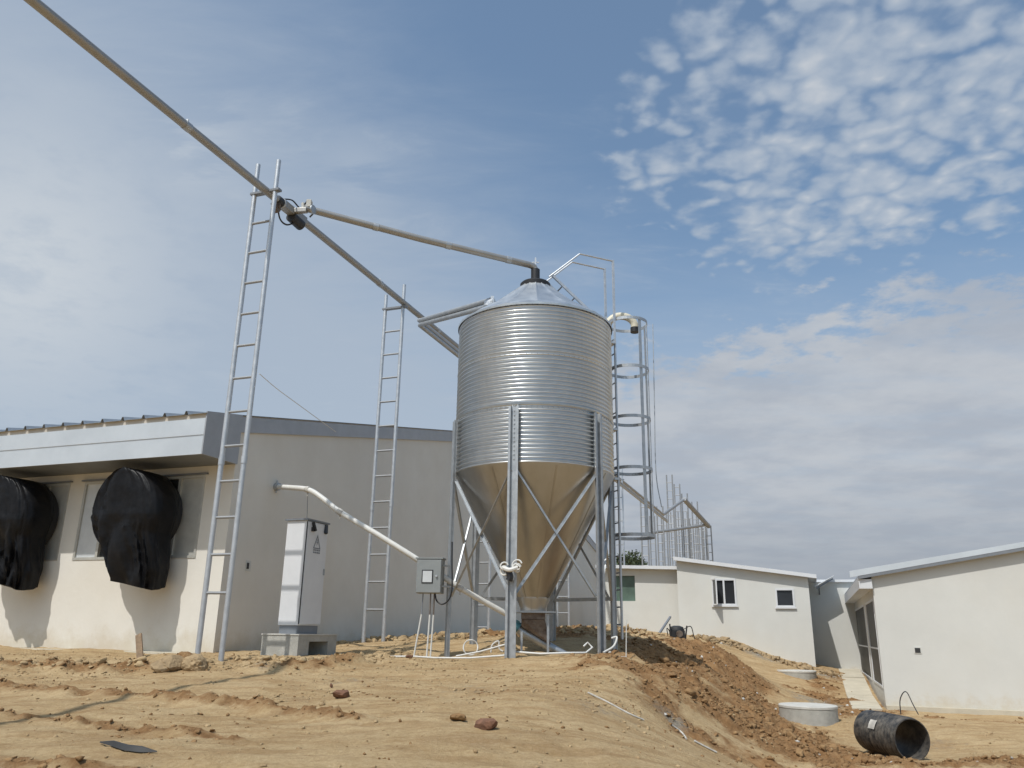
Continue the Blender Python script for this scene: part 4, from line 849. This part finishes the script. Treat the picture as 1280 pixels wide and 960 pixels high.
# ------------------------------------------------------------------ manhole rings, culvert, odds and ends
def ring_th(x, y, zb, zt, r, label):
    root = thing('manhole', label, 'manhole', (x, y, zb), 0, 'round concrete manholes')
    MB().lathe([(r, 0), (r, zt - zb - .06), (r - .01, zt - zb - .055)], 48).build('concrete_ring', 'concrete', root, 30)
    MB().lathe([(r + .004, zt - zb - .054), (r + .008, zt - zb - .05), (r + .008, zt - zb - .012), (r - .006, zt - zb)], 48).build('cover_slab', 'concrete_pale', root, 30)
ring_th(6.08, 17.35, -.15, .33, .56, 'nearer round concrete manhole, in front of the toe of the soil bank')
fm = at(996, 843, 25.6); ring_th(fm[0], fm[1], .15, fm[2] + .12, .56, 'farther round concrete manhole, close to the two white buildings')

cv = thing('culvert_pipe', 'muddy black plastic drain pipe lying on its side before the right building', 'pipe', (6.0, 13.45, gz(6.0, 13.45) - .01))
ca = Vector(tuple(at(1139, 913, 13.05))); cbk = Vector(tuple(at(1090, 902, 14.0))); ax = (cbk - ca); ax.z = 0; ax.normalize(); cvz = gz(6, 13.5) + .315; ca.z = cvz - .02; cbk = ca + ax * 1.02; cbk.z = cvz + .0
sd_ = ax.cross(Vector((0, 0, 1))); n_ = 56; rings = []
prof = []; m_ = 56
for i in range(m_ + 1): prof.append((i / m_, .300 + .016 * (1 if (i % 4) < 2 else 0) * (1 if 3 < i < m_ - 8 else 0) + (.01 if i >= m_ - 8 else 0)))
prof_in = [(1., .284), (0., .284)]
v = []
for t_, r_ in prof + prof_in:
    c_ = ca.lerp(cbk, t_)
    for j in range(n_): a = 2 * math.pi * j / n_; v.append(c_ + sd_ * r_ * math.cos(a) + Vector((0, 0, r_ * math.sin(a))))
k_ = len(prof) + 2; f_ = [((i % k_) * n_ + j, (i % k_) * n_ + (j + 1) % n_, ((i + 1) % k_) * n_ + (j + 1) % n_, ((i + 1) % k_) * n_ + j) for i in range(k_) for j in range(n_)]
body = MB().add(v, f_).build('pipe_wall', 'culvert', cv, 50, world=True)
# white label sheet wrapped on its flank
c_ = ca.lerp(cbk, .50); v = []; lbd = -sd_ if sd_.x > 0 else sd_
for t_ in (.46, .62):
    for a in np.linspace(16, 42, 6): q_ = ca.lerp(cbk, t_); a = R_(a); v.append(q_ + (-sd_ if sd_.dot(Vector((-1, -.3, 0))) < 0 else sd_) * .321 * math.cos(a) + Vector((0, 0, .321 * math.sin(a))))
MB().add(v, [(i, i + 1, 7 + i, 6 + i) for i in range(5)]).build('paper_label', 'litter', body, 50, world=True)
solo(MB().tube(curve([at(1126, 893, 13.3), at(1125, 876, 13.3), at(1129, 866, 13.3), at(1134, 866, 13.3), at(1141, 880, 13.2), at(1148, 893, 13.1)]), .008, 6), 'wire_loop', 'black', 'thin black wire arching over the muddy drain pipe', 'wire')

# barrow / pump with a pole against the wall
bx, by = at(846, 790, 26)[:2]; bz = gz(bx, by)
wb = thing('mortar_mixer', 'small dark machine with round drum standing at the crest before the white building', 'machine', (bx, by, bz))
MB().lathe([(.16, .06), (.22, .12), (.24, .35), (.20, .46), (.10, .50)], 20).build('drum', 'dark', wb)
MB().box(-.20, .20, -.26, -.18, .0, .36).bar((-.2, -.2, 0), (-.25, -.2, .55), .04, .04).bar((.2, -.2, 0), (.28, -.2, .5), .04, .04).build('frame', 'black', wb, 0)
MB().tube([(.02, -.27, .26), (.02, -.32, .26)], .10, 16).build('motor_cap', 'rust', wb)
MB().tube(curve([(.2, -.1, .4), (.42, -.1, .48), (.5, -.1, .2), (.55, -.1, .05)]), .014, 6).tube(curve([(-.2, 0, .3), (-.32, -.1, .42), (-.3, -.1, .2)]), .014, 6).build('hose', 'black', wb)
solo(MB().bar(at(822, 795, 25.6), at(838, 771, 27.6), .06, .05), 'leaning_pole', 'trim', 'dark pole leaning towards the white wall beside the small machine', 'pole')
# bricks stacked against the wall by the ladder
bk = MB(); rsd = random.Random(3); q0 = at(772, 790, 27.2); q1 = at(812, 791, 27.2)
for k in range(14):
    for j in range(2 if k < 11 else 1):
        c_ = Vector(tuple(q0)).lerp(Vector(tuple(q1)), (k + .5) / 14); c_.z += .035 + j * .075 - .03; bk.box(c_.x - .045, c_.x + .045, c_.y - .1, c_.y + .1, c_.z - .033, c_.z + .033)
bb = solo(bk, 'brick_row', 'brick', 'low reddish brick row behind the right-hand silo legs', 'bricks')

def rock(x, y, r, sq=(1, 1, .7), seed=0, sink=.3, lv=3, boxy=0., rot=None):
    import bmesh
    bm = bmesh.new(); bmesh.ops.create_icosphere(bm, subdivisions=lv, radius=1); rs = np.random.default_rng(seed); P = rs.normal(size=(9, 3)); P /= np.linalg.norm(P, axis=1)[:, None]; H = rs.uniform(.55, .95, 9)
    v = []; 
    for q_ in bm.verts:
        p_ = np.array(q_.co)
        if boxy: p_ = p_ / np.max(np.abs(p_)) * boxy + p_ * (1 - boxy)
        for n_, h_ in zip(P, H):
            d_ = p_ @ n_
            if d_ > h_: p_ = p_ - n_ * (d_ - h_) * .85
        p_ = p_ * (1 + .22 * float(vnoise(np.array([p_[0] * 2.3 + p_[2] * 1.1 + 50]), np.array([p_[1] * 2.3 - p_[2] + 50]), seed)[0]) + .16 * float(vnoise(np.array([p_[0] * 6 + p_[2] * 4 + 50]), np.array([p_[1] * 6 - p_[2] * 3 + 50]), seed + 3)[0])) * np.array(sq) * r; v.append(p_)
    f_ = [tuple(a.index for a in q_.verts) for q_ in bm.faces]; bm.free()
    a = (rs.uniform(0, 6.28) if rot is None else rot); c0, s0 = math.cos(a), math.sin(a); z = gz(x, y) + r * sq[2] * (1 - 2 * sink) + 0
    return MB().add([(x + p_[0] * c0 - p_[1] * s0, y + p_[0] * s0 + p_[1] * c0, z + p_[2]) for p_ in v], f_)
def on_ground(px, py):
    """the spot of the terrain a pixel's ray meets"""
    d = ray(px, py); t_ = 3.
    while t_ < 80:
        p_ = CAM + d * t_
        if p_[2] < gz(p_[0], p_[1]): break
        t_ += .05
    return p_[0], p_[1]
GB = 'broken bricks lying on the sand'
for k, (px, py, r, lb) in enumerate([(427, 873, .085, 'dark brick piece on the sand in front of the white cabinet'), (607, 911, .088, 'largest dark brick piece, low centre of the sand'), (572, 901, .065, 'flat brown stone just left of the largest brick piece'), (511, 823, .05, 'small dark brick scrap on the sand below the control box'), (414, 860, .03, 'tiny upright brown stone left of a brick piece on the sand')]):
    x, y = on_ground(px, py); solo(rock(x, y, r, (1.25, .75, .55) if k != 4 else (.6, .6, 1), 20 + k, .15, 2, .7, rot=[.2, -.3, .1, .4, 1][k]), 'brick_piece', 'brick' if k != 2 else 'soil_clod', lb, 'brick', group=GB, smooth=12)
for k, (px, py, r, lb) in enumerate([(243, 838, .21, 'lighter sandy rock lump at the foot of the nearest ladder'), (212, 838, .20, 'brownish rock lump left of the pale one beside the nearest ladder')]):
    x, y = on_ground(px, py); solo(rock(x, y, r, (1.25, .8, .72), 41 + k, .34, 4), 'boulder', 'stone', lb, 'rock', group='rocks by the ladder foot', smooth=14)
x, y = on_ground(176, 824); solo(MB().bar((x, y, gz(x, y) - .05), (x - .2, y + .25, gz(x, y) + .36), .10, .03, up=(0, 1, 0)), 'wood_plank', 'wood', 'short wooden plank stuck upright in the sand by the barn wall', 'plank')
# torn dark sheet half buried in the sand
pts = [on_ground(px, py) for px, py in ((124, 932), (140, 936), (158, 940), (176, 942), (196, 943))]; v = []
for k, (x, y) in enumerate(pts):
    wd = (.004, .022, .034, .02, .003)[k]
    for j in range(4): yy = y + wd * (j / 3 - .5) * 2; v.append((x, yy, gz(x, yy) + .012 + .035 * math.sin(j * 1.05) * (1 if 0 < k < 4 else .2)))
solo(MB().add(v, [(i * 4 + j, i * 4 + j + 1, i * 4 + j + 5, i * 4 + j + 4) for i in range(4) for j in range(3)]), 'sheet_scrap', 'dark', 'torn dark plastic sheet half buried in the sand at lower left', 'plastic sheet')
# white strings of litter on the near slope
for k, (l_, lb) in enumerate([([(735, 868), (760, 880), (785, 893), (805, 903)], 'long pale strip of litter on the sand below the bank'), ([(840, 908), (852, 918), (858, 925)], 'short white litter strip near the foot of the soil bank'), ([(868, 928), (882, 936), (896, 943)], 'white litter strip lowest on the soil bank')]):
    p_ = [on_ground(*q_) for q_ in l_]; solo(MB().tube(curve([(x, y, gz(x, y) + .012) for x, y in p_], 5), .012 if k else .009, 5), 'litter_strip', 'litter', lb, 'litter', group='pale litter strips on the slope')

# ------------------------------------------------------------------ clods and pebbles
import bmesh
def ico(lv):
    bm = bmesh.new(); bmesh.ops.create_icosphere(bm, subdivisions=lv, radius=1); v = np.array([tuple(q_.co) for q_ in bm.verts]); f_ = np.array([[a.index for a in q_.verts] for q_ in bm.faces]); bm.free(); return v, f_
IV, IF = ico(1); IV2, IF2 = ico(2)
def scatter(name, pts, sizes, mt, seed, hi=False):
    rs = np.random.default_rng(seed); bv, bf = (IV2, IF2) if hi else (IV, IF); n_ = len(pts); k = len(bv)
    V = np.repeat(bv[None], n_, 0) * rs.uniform(.92, 1.1, (n_, k, 1))
    for _ in range(9):
        pn = rs.normal(size=(n_, 3)); pn /= np.linalg.norm(pn, axis=1)[:, None]; dd = np.einsum('nkj,nj->nk', V, pn) - rs.uniform(.28, .75, (n_, 1)); V = V - np.maximum(dd, 0)[..., None] * pn[:, None, :]
    V *= 1.35
    V[..., 0] *= rs.uniform(.7, 1.4, (n_, 1)); V[..., 1] *= rs.uniform(.7, 1.2, (n_, 1)); V[..., 2] *= rs.uniform(.45, .85, (n_, 1))
    a = rs.uniform(0, 6.28, n_); c0, s0 = np.cos(a)[:, None], np.sin(a)[:, None]; x = V[..., 0] * c0 - V[..., 1] * s0; y = V[..., 0] * s0 + V[..., 1] * c0
    V = np.stack([x, y, V[..., 2]], -1) * sizes[:, None, None]; z = ground_z(pts[:, 0], pts[:, 1]) + sizes * .12; V += np.c_[pts, z][:, None, :]
    F = bf[None] + (np.arange(n_) * k)[:, None, None]; me = bpy.data.meshes.new(name); me.vertices.add(n_ * k); me.vertices.foreach_set('co', V.ravel()); F = F.reshape(-1, 3)
    me.loops.add(F.size); me.loops.foreach_set('vertex_index', F.ravel()); me.polygons.add(len(F)); me.polygons.foreach_set('loop_start', np.arange(0, F.size, 3)); me.update(calc_edges=True); me.materials.append(M[mt]); o = bpy.data.objects.new(name, me); col.objects.link(o); return tag(o, kind='stuff')
def free(p_):
    """leave out points inside buildings"""
    q_ = p_ - COR[:2]; u_ = q_ @ d2[:2]; v_ = q_ @ d1[:2]; ok = ~((u_ > -.3) & (v_ > -.3)); q_ = p_ - C3[:2]; ok &= ~((q_ @ d2[:2] > -.6)); q_ = p_ - RC[:2]; ok &= ~((q_ @ d2[:2] > -.2) & (q_ @ d1[:2] < .1)); ok &= np.hypot(p_[:, 0] - 6.08, p_[:, 1] - 17.35) > .6; return ok
def sample(n_, x0, x1, y0, y1, fn, s):
    rs = np.random.default_rng(s); p_ = np.c_[rs.uniform(x0, x1, n_ * 8), rs.uniform(y0, y1, n_ * 8)]; so, gr_ = masks(p_[:, 0], p_[:, 1]); w_ = fn(so, gr_, p_); p_ = p_[(rs.uniform(0, 1, len(p_)) < w_) & free(p_)]; return p_[:n_]
def szs(n_, lo, hi, s, pw=3.2): rs = np.random.default_rng(s); return lo + (hi - lo) * rs.uniform(0, 1, n_) ** pw
def fn_soil(so, gr_, p_): return ss(so, .36, .75)
p_ = sample(14000, -9, 12, 5, 30, fn_soil, 5); tag(scatter('soil_clods', p_, szs(len(p_), .007, .045, 6, 3.4), 'soil_clod', 7), 'brown clods of churned soil strewn over the bank and the wheel ridges', 'soil')
def fn_bank(so, gr_, p_): return ss(so, .55, .9) * (p_[:, 0] > 2)
p_ = sample(420, 1, 6.5, 10.5, 20, fn_bank, 15); tag(scatter('earth_lumps', p_, szs(len(p_), .025, .085, 16, 2.4), 'soil_clod', 17, True), 'large earth lumps at the toe of the soil bank', 'soil')
def fn_all(so, gr_, p_): return .10 + .5 * ss(vnoise(p_[:, 0] * .9, p_[:, 1] * .9, 5), .02, .3) + .5 * (p_[:, 1] > 11) * (p_[:, 0] < -1) * ss(vnoise(p_[:, 0] * 1.9, p_[:, 1] * 1.9, 8), -.1, .3)
p_ = sample(15000, -9, 9, 5, 20, fn_all, 25); tag(scatter('pebbles', p_, szs(len(p_), .004, .028, 26, 4.5), 'sand_clod', 27), 'small sandy pebbles spread over the bare ground', 'pebbles')
def fn_heap(so, gr_, p_): return (seg_dist(p_[:, 0], p_[:, 1], [(-3.6, 18.5), (-.8, 17.2), (1.2, 17.4), (3.0, 20), (3.6, 25)]) < .8).astype(float)
p_ = sample(900, -4, 5, 16, 26, fn_heap, 35); tag(scatter('rubble', p_, szs(len(p_), .02, .11, 36, 2.4), 'sand_clod', 37, True), 'rubble and sandy lumps heaped behind the silo legs', 'rubble')
def fn_strip(so, gr_, p_): return (seg_dist(p_[:, 0], p_[:, 1], path_([(-60, 826, 12.4), (60, 830, 12.2), (150, 836, 11.8), (260, 834, 12.0), (330, 832, 12.2), (440, 826, 13), (500, 816, 14.4)])) < .42).astype(float)
p_ = sample(900, -9, 0, 10, 16, fn_strip, 45); tag(scatter('sand_lumps', p_, szs(len(p_), .012, .075, 46, 3), 'sand_clod', 47, True), 'sandy lumps along the foot of the barn wall', 'soil')
def fn_wall(so, gr_, p_): return (seg_dist(p_[:, 0], p_[:, 1], [(6.6, 28.2), (8.2, 27.9), (10.0, 26.9)]) < .55).astype(float)
p_ = sample(420, 5.5, 11, 25.5, 29, fn_wall, 75); tag(scatter('stone_rubble', p_, szs(len(p_), .025, .13, 76, 2.2), 'stone', 77, True), 'broken stone along the foot of the white building', 'rubble')
def fn_lit(so, gr_, p_): return ss(gr_, .3, .6) + .35 * ss(so, .4, .8) * (p_[:, 0] > 1)
p_ = sample(170, 1, 10.5, 8.5, 28, fn_lit, 55); tag(scatter('litter_scraps', p_, szs(len(p_), .012, .05, 56, 2), 'litter', 57), 'pale scraps of litter on the soil bank and around the manholes', 'litter')

def fn_some(so, gr_, p_): return .08 + .5 * ss(fbm(p_[:, 0], p_[:, 1], .8, 3, .6, s=91), .05, .3)
p_ = sample(1500, -8, 5, 5.5, 14, fn_some, 65); tag(scatter('dark_grit', p_, szs(len(p_), .005, .026, 66, 3.2), 'soil_clod', 67), 'dark brown crumbs scattered on the packed sand', 'soil')

# ------------------------------------------------------------------ far ladder masts and pipes beyond the roof
GF = 'distant ladder masts beyond the white roof'
for px, topy, dist in [(804.5, 623, 52), (824.5, 633, 56), (836.5, 593.5, 60), (846, 605, 62), (855.5, 617, 62), (862, 640, 66), (868, 627, 62), (873.5, 645, 68), (879.5, 652, 64), (885, 657, 62), (829.5, 640, 66), (850.5, 640, 70), (859, 648, 74), (815, 645, 68), (866, 655, 76), (841, 640, 74), (876, 660, 74)]:
    tp = at(px, topy, dist); ladder(tp[0], tp[1], .9, tp[2], .42, .62, 'slim ladder mast in the far cluster above the white building roof', GF, name='ladder_mast', r=.05, parts=False)
def far_pipe(l_, lb, r=.11): solo(MB().tube([at(*q_) for q_ in l_], r, 8), 'distant_feed_pipe', 'mast', lb, 'pipe', group='far feed pipes above the roof')
far_pipe([(829, 643, 52), (854, 625, 58)], 'far pipe rising to the peak of the ladder mast cluster')
far_pipe([(855, 624, 58), (886, 658, 62)], 'far thick pipe sloping down right from the peak of the mast cluster', .17)
far_pipe([(798, 668, 56), (840, 662.5, 59), (886, 655.5, 62)], 'far nearly level pipe low across the ladder mast cluster')

# ------------------------------------------------------------------ far trees
def tree(x, y, h, cr, lab, seed):
    rs = np.random.default_rng(seed); root = thing('tree', lab, 'tree', (x, y, .8), 0, 'dark trees beyond the white roof')
    t = MB().tube([(0, 0, -.3), (.05, 0, h * .3), (0, .05, h * .55), (.1, 0, h * .8)], [.22, .17, .12, .05], 8)
    for k in range(6): a = rs.uniform(0, 6.28); z = h * rs.uniform(.4, .65); t.tube([(0, 0, z), (cr * .35 * math.cos(a), cr * .35 * math.sin(a), z + h * .12), (cr * .7 * math.cos(a), cr * .7 * math.sin(a), z + h * .2)], [.09, .06, .03], 6)
    t.build('trunk', 'bark', root)
    v = []; f_ = []
    cl_ = [(rs.normal(0, cr * .42), rs.normal(0, cr * .42), h * rs.uniform(.5, .92), rs.uniform(.22, .42) * cr) for _ in range(26)]
    for cx, cy, cz, cr_ in cl_:
        for _ in range(110):
            d_ = rs.normal(size=3); d_ /= np.linalg.norm(d_); p_ = np.array([cx, cy, cz]) + d_ * cr_ * rs.uniform(.5, 1.05) * np.array([1, 1, .8]); a = rs.normal(size=3); a /= np.linalg.norm(a); b_ = np.cross(a, rs.normal(size=3)); b_ /= np.linalg.norm(b_); s_ = rs.uniform(.07, .16)
            k = len(v); v += [p_ - a * s_, p_ + b_ * s_ * .6, p_ + a * s_, p_ - b_ * s_ * .6]; f_.append((k, k + 1, k + 2, k + 3))
    MB().add(v, f_).build('crown', 'foliage', root, 0)
q_ = at(795, 700, 62); tree(q_[0], q_[1], 7.2, 2.0, 'dark leafy tree just right of the ladder cage above the roof line', 1)
q_ = at(779, 700, 66); tree(q_[0], q_[1], 7.6, 1.9, 'dark leafy tree directly behind the ladder cage foot', 2)
q_ = at(813, 705, 64); tree(q_[0], q_[1], 6.4, 1.5, 'lowest dark tree, its crown barely above the white roof', 3)
